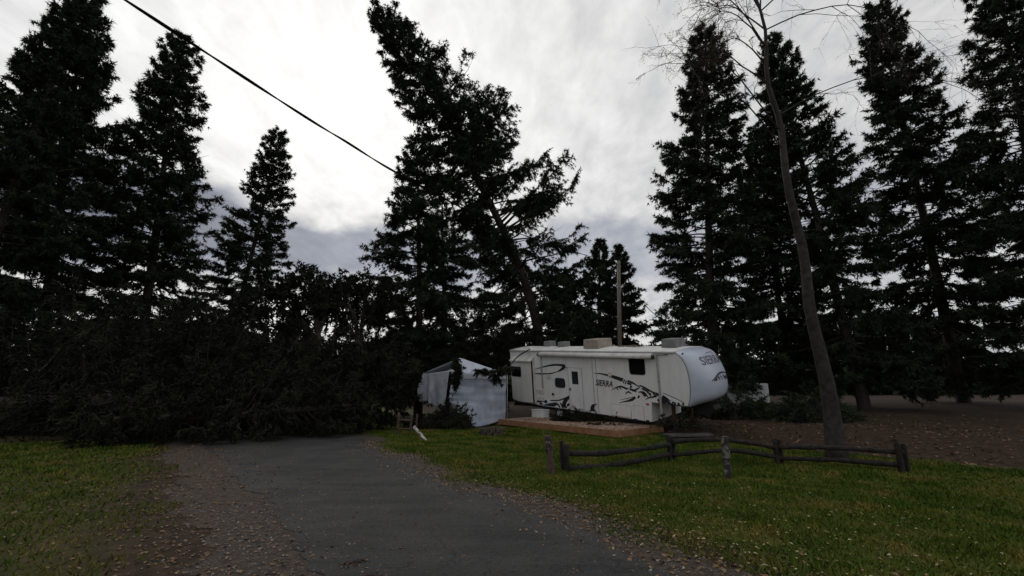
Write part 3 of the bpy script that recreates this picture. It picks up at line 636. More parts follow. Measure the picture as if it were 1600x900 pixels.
# exterior fittings
def fit(name, x0, y0, x1, y1, d, m, off=0.0, bev=.008): return bevel(side_box(name, x0, y0, x1, y1, d, m, off=off), bev)
fit('porch_light', 854.5, 584.5, 861, 591, .05, 'cream'); fit('side_light', 950.5, 581, 956, 588.5, .06, 'cream', bev=.02)
fit('marker_reflector', 1009.5, 630, 1014.5, 633, .02, 'red')
fit('water_heater_cover', 838, 608, 851, 616, .03, 'awn'); fit('furnace_vent', 839.5, 619.5, 851, 627, .03, 'awn')
s1 = side_box('outlet_cover', 862.5, 614, 866, 618, .02, 'black')
dk = [(890, 606.5, 893, 610), (897, 617.5, 899.5, 621)]
for q in dk: side_box('door_latch', *q, .02, 'black')
def hatch(x0, y0, x1, y1):
    p = fit('storage_hatch', x0, y0, x1, y1, .014, 'white', bev=.006); a0, c0 = S(x0, y0); a1, c1 = S(x1, y1)
    mk('hatch_seal', *box(min(a0, a1) - .014, max(a0, a1) + .014, -.006, .0004, min(c0, c1) - .014, max(c0, c1) + .014), 'acg', p)
hatch(954, 631, 987, 653); hatch(990, 633.5, 1007, 657)
for q in ((990.5, 654, 997, 658.5), (1010, 656, 1015, 660), (936, 646.5, 951.5, 652)): side_box('vent_grille', *q, .02, 'seal')
# slide-out room at the rear
SOF = -.24
sa, sb, zb, zt = -9.0, S(832, 600, SOF)[0], .12, 2.5
sld = bevel(mk('slide_out', *box(sa, sb, SOF, -.001, zb, zt), 'white', rv), .02)
mk('slide_seal', *box(sb - .02, sb + .015, SOF - .012, SOF + .07, zb - .02, zt + .02), 'seal', sld); mk('slide_flange', *box(sb + .001, sb + .012, SOF + .075, -.002, zb, zt), 'awn', sld)
mk('slide_awning', [(sa, SOF - .12, zt - .05), (sb + .02, SOF - .12, zt - .05), (sb + .02, .0, zt + .20), (sa, 0, zt + .20), (sa, SOF - .12, zt - .1), (sb + .02, SOF - .12, zt - .1), (sb + .02, -.002, zt + .02), (sa, -.002, zt + .02)],
   [(0, 1, 2, 3), (7, 6, 5, 4), (0, 4, 5, 1), (1, 5, 6, 2), (2, 6, 7, 3), (3, 7, 4, 0)], 'awn', sld)
rwin('slide_window', 799.5, 573, 814, 588, .05, sld, SOF)
# underframe, wheels, landing gear, hitch
mk('chassis_rail', *box(-9.0, -.1, .35, .45, -.2, -.01), 'black', rv); mk('chassis_rail', *box(-9.0, -.1, WID - .45, WID - .35, -.2, -.01), 'black', rv)
def wheel(s, w):
    o = tube('wheel', [(s, w - .1, -.30), (s, w + .1, -.30)], .35, 'tyre', rv, 28, False); bevel(o, .03)
    r = tube('rim', [(s, w - .115, -.30), (s, w + .115, -.30)], .2, 'rim', o, 18, False); tube('hub', [(s, w - .15, -.30), (s, w + .15, -.30)], .06, 'alu', r, 10)
for s in (-5.6, -4.75):
    for w in (.22, WID - .22): wheel(s, w)
    tube('axle', [(s, .3, -.30), (s, WID - .3, -.30)], .05, 'black', rv, 8)
for w in (.5, WID - .5):
    P = RVM @ Vector((.75, w, .8)); g = Tz(P) - .02; hh = (P.z - g) / uv.z
    lg = mk('landing_leg', *box(.69, .81, w - .06, w + .06, .8 - hh * .6, .82), 'rust', rv); mk('inner_tube', *box(.71, .79, w - .04, w + .04, .8 - hh, .8 - hh * .6 + .01), 'black', lg); mk('foot_pad', *box(.6, .9, w - .14, w + .14, .8 - hh - .02, .8 - hh + .01), 'black', lg)
V, Fq = prism([(.9, .79), (2.25, .79), (2.35, .62), (1.95, .32), (1.75, .32), (1.5, .55), (.9, .66)], WID / 2 - .28, WID / 2 + .28); hb = bevel(fixnormals(mk('pin_box', V, Fq, 'black', rv)), .02)
tube('king_pin', [(1.85, WID / 2, .33), (1.85, WID / 2, .2)], .04, 'rust', hb, 10)
for k, (x, w) in enumerate([(.35, .25), (.35, 2.2)]): mk('corner_marker', *box(1.38 + .0, 1.46, w - .05, w + .05, 2.985, 3.02), 'seal', rv)
pz = cap_pt(.045, .14); mk('clearance_light', *box(pz.x - .01, pz.x + .03, pz.y - .05, pz.y + .05, pz.z - .03, pz.z + .03), 'seal', rv)
pz = cap_pt(.10, .955); mk('bottom_light', *box(pz.x - .01, pz.x + .02, pz.y - .09, pz.y + .09, pz.z - .02, pz.z + .02), 'acg', rv)
# graphics: strokes on the side wall
def stroke(name, pts, wid, off=0.0, conv=lambda p: p, ppx=1.0, m='decal', parent=rv):
    n = max(8, 5 * len(pts)); C = catmull([(p[0], p[1], 0) for p in pts], n)[:, :2] if len(pts) > 2 else np.linspace(pts[0], pts[-1], n)
    if isinstance(wid, (int, float)): wid = [wid] * len(pts)
    W = np.interp(np.linspace(0, 1, n), np.linspace(0, 1, len(wid)), wid)
    d = np.gradient(C, axis=0); d /= np.linalg.norm(d, axis=1)[:, None] + 1e-9; nn = np.stack([-d[:, 1], d[:, 0]], -1)
    Lp = [S(*conv(C[i] + nn[i] * W[i] / 2), off) for i in range(n)]; Rp = [S(*conv(C[i] - nn[i] * W[i] / 2), off) for i in range(n)]
    V = [(a, off - .003, c) for a, c in Lp] + [(a, off - .003, c) for a, c in Rp] + [(a, off - .0005, c) for a, c in Lp] + [(a, off - .0005, c) for a, c in Rp]
    Fq = [(i, i + 1, n + i + 1, n + i) for i in range(n - 1)] + [(i, 2 * n + i, 2 * n + i + 1, i + 1) for i in range(n - 1)] + [(n + i, n + i + 1, 3 * n + i + 1, 3 * n + i) for i in range(n - 1)]
    return V, Fq
def graphic(name, strokes, conv, off=0.0, m='decal', parent=rv, gain=1.6):
    V, Fq = [], []
    for pts, w in strokes:
        w = [x * gain for x in w] if isinstance(w, list) else w * gain
        v, f = stroke('', pts, w, off, conv); o = len(V); V += v; Fq += [tuple(i + o for i in q) for q in f]
    return mk(name, V, Fq, m, parent)
zA = lambda p: (920 + p[0] / 7.5, 540 + p[1] / 7.5)
zB = lambda p: (780 + p[0] / 4.737, 510 + p[1] / 4.737)
graphic('mountain_graphic', [
    ([(60, 322), (150, 332), (230, 350), (300, 370), (400, 405)], [4, 10, 15, 24, 28]), ([(420, 398), (404, 440)], 9), ([(442, 408), (426, 452)], 9), ([(455, 412), (520, 440), (580, 478)], [14, 14, 5]),
    ([(448, 436), (500, 458)], 15), ([(484, 478), (502, 490)], 20), ([(580, 484), (602, 470), (660, 497), (740, 542), (835, 574)], [4, 10, 14, 12, 8]),
    ([(268, 523), (320, 492), (380, 480), (440, 504), (470, 506)], [3, 9, 14, 14, 4]), ([(328, 498), (352, 528)], [10, 3]), ([(360, 490), (385, 520)], [10, 3]), ([(428, 568), (462, 542), (502, 566)], [4, 14, 4]),
    ([(478, 512), (520, 522), (562, 545)], [14, 16, 5]), ([(512, 534), (560, 512), (602, 486)], [10, 14, 4]), ([(578, 546), (640, 548), (692, 602)], [4, 16, 8]), ([(622, 556), (682, 584)], 13),
    ([(622, 502), (700, 544)], 12), ([(680, 542), (732, 572)], 10), ([(664, 632), (720, 606), (792, 602)], [4, 13, 5]), ([(742, 612), (772, 590), (802, 590)], 12), ([(788, 560), (842, 592)], 17),
    ([(806, 628), (832, 652), (852, 684)], [14, 26, 16]), ([(820, 600), (852, 642)], 10), ([(700, 560), (730, 590)], 9), ([(750, 560), (780, 578)], 10), ([(640, 580), (665, 600)], 9),
    ([(862, 585), (905, 615), (965, 655)], [10, 16, 4]), ([(868, 600), (880, 640), (885, 684)], [18, 34, 30]), ([(890, 625), (930, 665), (968, 690)], [16, 24, 10]), ([(992, 655), (972, 696)], 14),
    ([(1008, 664), (1012, 702)], 15), ([(1044, 672), (1066, 704)], 16), ([(960, 690), (1085, 708)], [10, 6]), ([(870, 556), (990, 606), (1112, 666)], 5), ([(1096, 676), (1116, 690)], 16)], zA)
graphic('swoosh_graphic', [([(358, 669), (440, 652), (500, 636), (545, 604)], [2, 11, 22, 20]), ([(368, 636), (450, 620), (520, 600)], [2, 5, 3]), ([(574, 596), (594, 606)], 22)], zA)
graphic('crescent_graphic', [([(97, 684), (52, 706), (44, 742), (92, 782)], [3, 26, 28, 4])], zA)
graphic('loop_graphic', [([(262, 318), (330, 299), (395, 286), (450, 286), (480, 294), (462, 318), (430, 336)], [2, 6, 9, 10, 15, 12, 3]), ([(430, 336), (380, 349), (312, 351), (240, 346)], [3, 6, 7, 2]),
    ([(378, 548), (440, 547), (500, 527), (602, 484)], [5, 6, 8, 3]), ([(602, 484), (545, 506), (496, 542), (480, 584), (502, 602)], [3, 10, 18, 18, 5]),
    ([(430, 570), (452, 602)], 7), ([(452, 566), (474, 604)], 7), ([(470, 560), (486, 600)], 6), ([(316, 592), (370, 586), (428, 572)], [10, 22, 14]), ([(505, 575), (516, 588)], 14), ([(528, 566), (540, 577)], 14), ([(556, 508), (564, 524)], 9),
    ([(270, 560), (300, 552), (330, 545)], [5, 12, 18]), ([(338, 548), (352, 566)], 14), ([(300, 566), (320, 578)], 10)], zB)
graphic('slide_graphic', [([(70, 508), (110, 545), (180, 568), (250, 566)], [8, 6, 5, 2])], zB, SOF, 'decal', sld)
def text_mesh(body, bold=.02):
    c = bpy.data.curves.new('lettering', 'FONT'); c.body = body; c.size = 1; c.offset = bold; c.resolution_u = 3
    o = bpy.data.objects.new('tmp', c); COL.objects.link(o); dg = bpy.context.evaluated_depsgraph_get(); me = bpy.data.meshes.new_from_object(o.evaluated_get(dg))
    bpy.data.objects.remove(o); bpy.data.curves.remove(c); return me
def lettering(fn, m, name='lettering', parent=rv, cuts=0):
    me = text_mesh('SIERRA', .012); 
    if cuts:
        bm = bmesh.new(); bm.from_mesh(me); bmesh.ops.triangulate(bm, faces=bm.faces); bmesh.ops.subdivide_edges(bm, edges=bm.edges, cuts=cuts, use_grid_fill=True); bm.to_mesh(me); bm.free()
    xs_ = [v.co.x for v in me.vertices]; ys_ = [v.co.y for v in me.vertices]; x0, x1, y0, y1 = min(xs_), max(xs_), min(ys_), max(ys_)
    for v in me.vertices: v.co = fn((v.co.x - x0) / (x1 - x0), (v.co.y - y0) / (y1 - y0))
    me.materials.clear(); me.materials.append(MT[m]); o = bpy.data.objects.new(name, me); COL.objects.link(o); o.parent = parent; return o
ta, tb = S(931, 602), S(957, 594.6)
lettering(lambda u, v: Vector((ta[0] + (tb[0] - ta[0]) * u + .07 * v, -.021, ta[1] - .02 * u + (tb[1] - ta[1]) * v)), 'decal')
# cap lettering and emblem lie on the curved cap
def on_cap(u, v): 
    p = cap_pt(u, v); e = .003; du = cap_pt(min(u + e, 1), v) - p; dv = cap_pt(u, min(v + e, 1)) - p; n = du.cross(dv).normalized()
    if n.x < 0: n = -n
    return p + n * .012 + Vector((.004, 0, 0))
lettering(lambda u, v: on_cap(.17 + .62 * u, .40 - .115 * v), 'decal2', cuts=2)
def cap_strokes(name, strokes, m, shift=(.09, .055)):
    V, Fq = [], []
    for pts, wd_ in strokes:
        n = 14; C = catmull([(p[0], p[1], 0) for p in pts], n)[:, :2] if len(pts) > 2 else np.linspace(pts[0], pts[-1], n); W = np.interp(np.linspace(0, 1, n), np.linspace(0, 1, len(wd_)), wd_)
        d = np.gradient(C, axis=0) * np.array([2.45, 3.0]); d /= np.linalg.norm(d, axis=1)[:, None] + 1e-9; nn = np.stack([-d[:, 1] / 2.45, d[:, 0] / 3.0], -1); o = len(V)
        C = np.stack([(C[:, 0] - .6) * 1.25 + .6 - shift[0], (C[:, 1] - .5) * .85 + .5 + shift[1]], -1)
        V += [on_cap(*(C[i] + nn[i] * W[i] / 2)) for i in range(n)] + [on_cap(*(C[i] - nn[i] * W[i] / 2)) for i in range(n)]; Fq += [(o + i, o + i + 1, o + n + i + 1, o + n + i) for i in range(n - 1)]
    return mk(name, V, Fq, m, rv)
cap_strokes('cap_emblem', [([(.36, .545), (.45, .495), (.56, .458), (.66, .452), (.76, .47), (.84, .515)], [.01, .05, .06, .05, .04, .02]), ([(.40, .535), (.45, .525), (.48, .505)], [.02, .08, .03]), ([(.50, .49), (.53, .52), (.52, .545)], [.08, .07, .02]),
    ([(.56, .485), (.60, .515)], [.03, .06]), ([(.64, .48), (.68, .52), (.73, .545)], [.03, .09, .06]), ([(.72, .50), (.78, .53), (.82, .545)], [.05, .10, .05]), ([(.44, .545), (.47, .53)], [.02, .05]), ([(.58, .54), (.62, .53)], [.02, .03])], 'decal')
cap_strokes('cap_arc', [([(.50, .20), (.60, .178), (.70, .182), (.76, .20)], [.01, .03, .03, .01])], 'decal2', (.10, .015))

# ------------------------------------------------------------------ deck
DH = Vector((math.cos(YAW), -math.sin(YAW), 0)); DW = Vector((math.sin(YAW), math.cos(YAW), 0)); DZ = .0
dc = gnd(965, 672.5, DZ)                                         # front right corner of the top
dk_ = thing('wooden_deck', 'low brown plank deck strewn with leaves beside the white trailer', 'deck', dc)
dk_.rotation_euler = (0, 0, math.atan2(DH.y, DH.x))
LD, WD_ = 7.3, 2.75; npk = 19; pw = WD_ / npk
for k in range(npk):
    dz = random.Random(k).uniform(-.004, .004)
    mk('plank', *box(-LD + .03 * (k % 2), random.Random(k + 50).uniform(-.012, 0), k * pw + .004, (k + 1) * pw - .004, -.038 + dz, dz), 'deck', dk_)
mk('fascia_board', *box(-LD, .002, -.042, -.002, -.26, -.012), 'fascia', dk_)
for k in range(3): mk('plank', *box(-2.6, -.004 * k, WD_ + k * pw + .004, WD_ + (k + 1) * pw - .004, -.038, .002 * k - .002), 'deck', dk_)
mk('fascia_board', *box(.004, .044, -.042, WD_ + 3 * pw, -.26, -.012), 'fascia', dk_); mk('fascia_board', *box(-LD - .044, -LD - .004, -.042, WD_, -.26, -.012), 'fascia', dk_)
for k in range(6): mk('joist', *box(-LD + .3 + k * 1.1, -LD + .36 + k * 1.1, .02, WD_ - .02, -.22, -.045), 'fascia', dk_)
for sx in (-.1, -LD / 2, -LD + .1):
    for sy in (.12, WD_ - .12): mk('post', *box(sx - .05, sx + .05, sy - .05, sy + .05, -.6, -.225), 'fascia', dk_)
st = thing('wooden_step', 'low wooden step at the left end of the deck, beside the tent', 'step', dc + DH * (-LD - .1)); st.rotation_euler = dk_.rotation_euler
for k in range(6): mk('plank', *box(-1.5, -.03, .12 + k * .15, .26 + k * .15, -.15, -.115), 'fascia', st)
mk('riser_board', *box(-1.5, -.03, .07, .11, -.36, -.12), 'fascia', st); mk('side_board', *box(-1.545, -1.505, .07, 1.0, -.36, -.12), 'fascia', st); mk('side_board', *box(-.028, .0, .07, 1.0, -.36, -.12), 'fascia', st)
st2 = None
def on_deck(x, y): 
    p = gnd(x, y, DZ); return p
# leaf litter on the deck
n = 2200; a = rng.uniform(-LD, 0, n); b = rng.uniform(.0, WD_, n); keep = (np.sin(a * 2.1 + b) + np.sin(b * 3.3 - a * .9) + rng.normal(0, .9, n)) > .1; a, b = a[keep], b[keep]
pos = np.stack([dc.x + DH.x * a + DW.x * b, dc.y + DH.y * a + DW.y * b, np.full(len(a), DZ)], -1)
cards(len(a), pos, .034, 'leafb', 'fallen_leaves', 'brown leaves and needles strewn over the deck boards', .01)
# white box on the step end, under the slide-out
wb = dc + DH * -6.7 + DW * 2.3; cb = thing('white_box', 'square white plastic box standing under the trailer slide-out', 'box', wb); cb.rotation_euler = dk_.rotation_euler
bevel(mk('tub', *box(-.42, .42, -.25, .25, .0, .36), 'trailer', cb), .02); bevel(mk('lid', *box(-.44, .44, -.27, .27, .362, .42), 'trailer', cb), .015)

def brush(name, label, loc, n, rx, ry, h, seed, needle='needle2', twigs=True, cat='branch', group=None, down=.0, ln=.16, per=4):
    """a heap or clump of broken twigs with foliage"""
    rg = np.random.default_rng(seed); root = thing(name, label, cat, loc, group); lv, lf, off = [], [], 0; B, E = [], []
    for k in range(n):
        a = rg.uniform(0, 6.28); r = math.sqrt(rg.uniform(0, 1)); b = np.array([rx * r * math.cos(a), ry * r * math.sin(a), h * rg.uniform(0.05, 1) * (1 - .7 * r)]); d = unit(np.array([math.cos(a) * rx, math.sin(a) * ry, rg.uniform(-.3, .7) * max(h, .4)]) + rg.normal(0, .4, 3)) * rg.uniform(.2, .6)
        d[2] -= down; e = b + d
        if down == 0: e[2] = max(e[2], .02)
        V, Fq = tube_arrays([tuple(b), tuple((b + e) / 2 + rg.normal(0, .02, 3)), tuple(e)], [.012, .009, .004], 4, False); lv += V; lf += [tuple(q + off for q in f) for f in Fq]; off += len(V); B.append(b); E.append(e)
    mk('twigs', lv, lf, 'bark', root)['kind'] = 'stuff'; tri = needles(rg, np.array(B), np.array(E), .4, step=.07, per=per, ln=ln, wd=.04)
    if down == 0: tri[..., 2] = np.maximum(tri[..., 2], .012)
    bulk('foliage', tri.reshape(-1, 3), np.arange(len(tri) * 3).reshape(-1, 3), needle, root); return root
brush('brush_pile', 'dark heap of broken twigs on the deck by the trailer door', gnd(903, 657.5, DZ), 300, .95, .34, .34, 71, cat='brush pile', ln=.15)
brush('brush_pile', 'small scatter of broken twigs on the deck near its right end', gnd(945, 664, DZ), 12, .5, .15, .06, 72, cat='brush pile')
pl = gnd(906, 656, DZ); pn = thing('bent_panel', 'small bent pale metal sheet lying on the brush on the deck', 'sheet', pl + Vector((0, 0, .5)))
mk('sheet', [(-.35, -.1, 0), (.35, -.16, .05), (.4, .14, .10), (-.3, .18, .04), (-.35, -.1, -.012), (.35, -.16, .038), (.4, .14, .088), (-.3, .18, .028)], [(0, 1, 2, 3), (7, 6, 5, 4), (0, 4, 5, 1), (1, 5, 6, 2), (2, 6, 7, 3), (3, 7, 4, 0)], 'alu', pn)
# branches lying on the trailer roof and hooked over its rear corner
def on_roof(x, w): return RVM @ Vector((s_for(x, w, 3.12), w, 3.12))
rb = thing('roof_branch', 'thin pale broken branch lying on the trailer roof', 'branch', on_roof(985, .5))
tube('stem', [(-.6, -.1, .06), (-.2, .05, .09), (.2, 0, .06), (.6, -.1, .05)], [.02, .03, .025, .012], 'pole', rb, 6); tube('twig', [(-.2, .05, .09), (.1, -.15, .12), (.35, -.3, .05)], [.018, .012, .006], 'pole', rb, 5)
hb_ = [at(828, 546, 24.9), at(815, 553, 24.4), at(806, 560, 24.0), at(799, 569, 23.6)]
hbk = thing('hanging_branch', 'bare dark branch arching over the rear corner of the trailer roof', 'branch', hb_[0])
tube('stem', [tuple(Vector(p) - hb_[0]) for p in catmull([tuple(v) for v in hb_], 12)], list(np.linspace(.05, .03, 12)), 'bark', hbk, 6)

for k, (s_, w_, lab) in enumerate([(-7.2, 4.6, 'added dark bush behind the rear end of the trailer'), (-4.6, 4.9, 'added dark bush behind the middle of the trailer'), (-1.8, 4.8, 'added dark bush behind the front half of the trailer'), (1.2, 5.6, 'added dark bush behind the nose of the trailer'), (4.2, 6.5, 'added dark bush on the leafy bank right of the trailer')]):  # bush row added to darken what shows beneath and behind the trailer
    p = RVM @ Vector((s_, w_, 0)); p.z = Tz(p) - .05
    brush('dark_bush', lab, p, 260, 1.6, .8, 1.7, 100 + k, 'needle', cat='bush', group='bushes added behind the trailer', ln=.26)

# ------------------------------------------------------------------ tent (white tarpaulin gazebo, knocked askew)
tA, tB, tC = base_at(791, 24.0), base_at(705, 22.6), base_at(660, 25.2)
tD = tA + (tC - tB)
ctr = (tA + tB + tC + tD) / 4; tent = thing('white_tent', 'collapsing white tarpaulin tent crushed by the fallen fir beside the deck', 'tent', Vector((ctr.x, ctr.y, 0)))
tl = lambda v: v - tent.location
eA, eB, eC = at(791, 583.5, 24.0), at(704, 580, 22.6), at(661, 583, 25.2); eD = Vector((tD.x, tD.y, 2.3)); pk = at(719, 559, 24.2)
rt = random.Random(4)
def cloth(name, fn, nu, nv, m, amp=.03, fq=(5, 7), seed=1, th=.008):
    rg = np.random.default_rng(seed); V = []; ph = rg.uniform(0, 6.28, 6)
    for i in range(nu + 1):
        for j in range(nv + 1):
            u, v = i / nu, j / nv; p = Vector(fn(u, v)); k = amp * (math.sin(fq[0] * u * 2 + fq[1] * v + ph[0]) + .6 * math.sin(fq[0] * 2.3 * u - fq[1] * 1.7 * v + ph[1]) + .45 * math.sin(fq[1] * 3.1 * v + 2 * math.sin(3 * u + ph[3]) + ph[2]))
            V.append(tl(p) + Vector((-.35 * k, -.9 * k, 0.0)))
    Fq = [(i * (nv + 1) + j, (i + 1) * (nv + 1) + j, (i + 1) * (nv + 1) + j + 1, i * (nv + 1) + j + 1) for i in range(nu) for j in range(nv)]
    o = mk(name, V, Fq, m, tent, True); md = o.modifiers.new('s', 'SOLIDIFY'); md.thickness = th; return o
def bil(a, b, c, d, u, v): return (a * (1 - u) + b * u) * (1 - v) + (d * (1 - u) + c * u) * v
fb = [at(727, 661, 22.3), at(742, 667, 22.2), at(765, 663, 22.8), at(790, 655, 23.9)]
fbc = catmull([tuple(p) for p in fb], 30); fle = catmull([tuple(at(706, 587, 22.6)), tuple(at(703, 612, 22.5)), tuple(at(704, 632, 22.45)), tuple(at(727, 661, 22.3))], 30)
def front(u, v):
    top = at(706, 586, 22.6).lerp(at(791, 586, 24.0), u); bot = Vector(fbc[min(29, int(u * 29))]).lerp(Vector(fbc[min(29, int(u * 29) + 1)]), u * 29 - int(u * 29)) if u < 1 else Vector(fbc[-1])
    p = top.lerp(bot, v); l = Vector(fle[min(29, int(v * 29))]); s = top.lerp(fb[0], v) if u < 1e-9 else None
    straight = at(706, 586, 22.6).lerp(fb[0], v); return p + (l - straight) * (1 - u) ** 2
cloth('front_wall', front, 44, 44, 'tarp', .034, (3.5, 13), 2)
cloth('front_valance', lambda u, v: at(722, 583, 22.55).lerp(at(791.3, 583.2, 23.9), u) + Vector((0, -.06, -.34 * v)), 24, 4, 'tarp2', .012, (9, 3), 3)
cloth('roof_cover', lambda u, v: bil(eB, eA, pk, pk, u, v) + Vector((0, 0, -.12 * math.sin(math.pi * u) * (1 - v) * .6)), 16, 12, 'tarp_lit', .012, (4, 3), 5)
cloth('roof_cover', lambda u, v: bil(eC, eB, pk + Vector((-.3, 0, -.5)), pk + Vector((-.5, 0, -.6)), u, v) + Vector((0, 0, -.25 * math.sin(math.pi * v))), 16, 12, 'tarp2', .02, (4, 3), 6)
cloth('roof_cover', lambda u, v: bil(eA, eD, pk, pk, u, v), 10, 10, 'tarp_lit', .012, (4, 3), 7); cloth('roof_cover', lambda u, v: bil(eD, eC, pk, pk, u, v), 10, 10, 'tarp_lit', .012, (4, 3), 8)
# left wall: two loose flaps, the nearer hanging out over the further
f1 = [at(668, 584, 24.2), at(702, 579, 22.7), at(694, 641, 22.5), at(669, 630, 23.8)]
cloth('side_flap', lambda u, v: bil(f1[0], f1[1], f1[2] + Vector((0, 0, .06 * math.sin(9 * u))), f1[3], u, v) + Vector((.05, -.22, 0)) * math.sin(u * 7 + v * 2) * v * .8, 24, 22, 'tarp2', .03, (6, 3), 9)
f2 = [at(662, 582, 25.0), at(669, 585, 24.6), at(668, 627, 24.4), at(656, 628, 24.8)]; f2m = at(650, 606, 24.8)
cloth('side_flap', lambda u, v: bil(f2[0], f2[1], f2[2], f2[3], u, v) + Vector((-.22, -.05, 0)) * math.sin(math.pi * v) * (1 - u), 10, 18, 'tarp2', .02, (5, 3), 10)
for a, b in ((tA, eA), (tB, eB), (tC, eC), (tD, eD)):
    tube('pole', [tuple(tl(Vector((a.x, a.y, Tz(a) - .02))) + Vector((.05, .12, 0))), tuple(tl(b) + Vector((.05, .12, -.03)))], .02, 'alu', tent, 8)
for a, b in ((eA, eB), (eB, eC), (eC, eD), (eD, eA)): tube('eave_bar', [tuple(tl(a) + Vector((.03, .12, -.04))), tuple(tl(b) + Vector((.03, .12, -.04)))], .016, 'alu', tent, 6)
# boughs on and by the tent
def bough(name, label, pts, seed, spread=.35, n=60, r=.03, ln=.18):
    rg = np.random.default_rng(seed); b0 = Vector(pts[0]); root = thing(name, label, 'bough', b0, 'torn fir boughs around the tent'); C = catmull([tuple(Vector(p) - b0) for p in pts], 14)
    tube('stem', C, list(np.linspace(r, .008, 14)), 'bark', root, 6); u = rg.integers(1, 14, n); B = C[u]; E = B + rg.normal(0, spread, (n, 3)) * np.array([1, .7, .7]) + np.array([0, 0, -.12])
    tri = np.concatenate([needles(rg, B, E, .9, step=.05, per=5, ln=ln, wd=.05)], 0); bulk('foliage', tri.reshape(-1, 3), np.arange(len(tri) * 3).reshape(-1, 3), 'needle2', root); return root
bough('torn_bough', 'dark fir bough hanging down over the left corner of the tent', [at(712, 560, 22.0), at(714, 572, 21.9), at(713, 585, 21.8), at(712, 598, 21.8)], 81, .15, 120)
bough('torn_bough', 'dark fir bough lying across the tent roof edge on the right', [at(800, 572, 22.8), at(785, 577, 22.4), at(765, 579, 22.1), at(746, 577, 21.9)], 82, .14, 80)
bough('torn_bough', 'short fir bough drooping from the tent eave next to the trailer', [at(792, 570, 22.9), at(782, 580, 22.3), at(776, 588, 22.2), at(772, 594, 22.2)], 83, .15, 50)
brush('dark_bush', 'dark leafy bush growing at the lower left of the tent wall', base_at(706, 21.3), 230, .75, .5, 1.35, 84, cat='bush', ln=.14)
brush('brush_pile', 'low dark tangle of boughs under the loose tent flap', base_at(678, 20.6), 160, 1.3, .5, .7, 85, cat='brush pile')

# ------------------------------------------------------------------ fire ring
fp = gnd(768, 680, -.28); fp.z = Tz(fp); ring = thing('fire_ring', 'small round fire ring of brown blocks on the lawn before the tent', 'fire pit', fp)
me0 = None
for row in range(2):
    for k in range(11):
        a = 2 * math.pi * (k + .5 * row) / 11; r = random.Random(k * 3 + row)
        o = bevel(mk('block', *box(-.085, .085, -.105, .105, 0, .145), 'block', ring), .012) if me0 is None else None
        if o is None:
            o = bpy.data.objects.new('block', me0); COL.objects.link(o); o.parent = ring; md = o.modifiers.new('bevel', 'BEVEL'); md.width = .012
        me0 = o.data; o.location = (.40 * math.cos(a), .40 * math.sin(a), -.01 + row * .148); o.rotation_euler = (0, 0, a + r.uniform(-.06, .06))
tube('ash_bed', [(0, 0, -.02), (0, 0, .09)], .34, 'ash', ring, 20, False)

# ------------------------------------------------------------------ split-rail fence
def wobbly(P, rad, n, seed, sides=9, rough=.12):
    r = random.Random(seed); C = catmull([tuple(p) for p in P], n); V, Fq = tube_arrays([tuple(c) for c in C], [rad * (1 + r.uniform(-rough, rough)) for _ in C], sides)
    V = [v + Vector((r.gauss(0, rad * .07), r.gauss(0, rad * .07), r.gauss(0, rad * .05))) for v in V]; return V, Fq
def post(name, label, px, py, toppy, rad, seed, m='postw', cat='post', group=None, lean=(0, 0), cap=None):
    p = gnd(px, py, 0); 
    for _ in range(8): p = gnd(px, py, Tz(p))
    k = (py - toppy) * (p.y) / FPX * 1.0; o = thing(name, label, cat, p, group)
    V, Fq = wobbly([(0, 0, -.15), (lean[0] * .3, lean[1] * .3, k * .3), (lean[0] * .65, lean[1] * .65, k * .65), (lean[0], lean[1], k)], rad, 10, seed); mk('shaft', V, Fq, m, o, True)
    if cap:
        V, Fq = wobbly([(lean[0] * .72 - .004, lean[1] * .72 - .012, k * .62), (lean[0], lean[1] - .012, k * 1.01)], rad * 1.02, 6, seed + 5, rough=.06); mk('lichen_patch', V, Fq, cap, o, True)
    return o, p, k
post('fence_post', 'stout lone post with pale lichen on top, left of the rail fence', 862, 741, 688, .075, 1, cap='lichen', group='posts along the lawn edge', lean=(-.06, 0))
fence = thing('rail_fence', 'low weathered split-rail fence, dark rails sagging between double posts on the lawn', 'fence', (0, 0, 0))
def fpt(px, py):
    p = gnd(px, py, 0)
    for _ in range(8): p = gnd(px, py, Tz(p))
    return p
def fpost(px, py, top, rad, seed, lean=(0, 0), m='rail'):
    p = fpt(px, py); k = (py - top) * p.y / FPX
    V, Fq = wobbly([p + Vector((0, 0, -.15)), p + Vector((lean[0] * .5, lean[1] * .5, k * .5)), p + Vector((lean[0], lean[1], k))], rad, 8, seed, rough=.16); mk('post', V, Fq, m, fence, True); return p
pB = fpost(886, 737, 699, .062, 2); pB2 = fpost(880, 735, 694, .048, 3, (-.03, 0))
pC = fpost(1047, 721, 684, .062, 4); pC2 = fpost(1053, 720, 686, .058, 5, (.01, 0))
pD = fpt(1200, 722)
pE = fpost(1215, 726, 690, .062, 7); pE2 = fpost(1222, 725, 691, .055, 8)
pF = fpost(1410, 738, 696, .065, 9); pF2 = fpost(1419, 737, 698, .055, 10)
def rail(pts, rad, seed):
    V, Fq = wobbly(pts, rad, 16, seed, 8, .2); mk('rail', V, Fq, 'rail', fence, True)
def ray_y(x, y, Y): return at(x, y, Y)
rail([ray_y(888, 708, pB.y + .02), ray_y(935, 708.5, pB.y + .75), ray_y(1000, 702, pB.y + 1.7), ray_y(1047, 694, pC.y + .05)], .062, 21)
rail([ray_y(888, 732, pB.y), ray_y(940, 728, pB.y + .8), ray_y(995, 720, pB.y + 1.6), ray_y(1048, 709, pC.y + .05)], .056, 22)
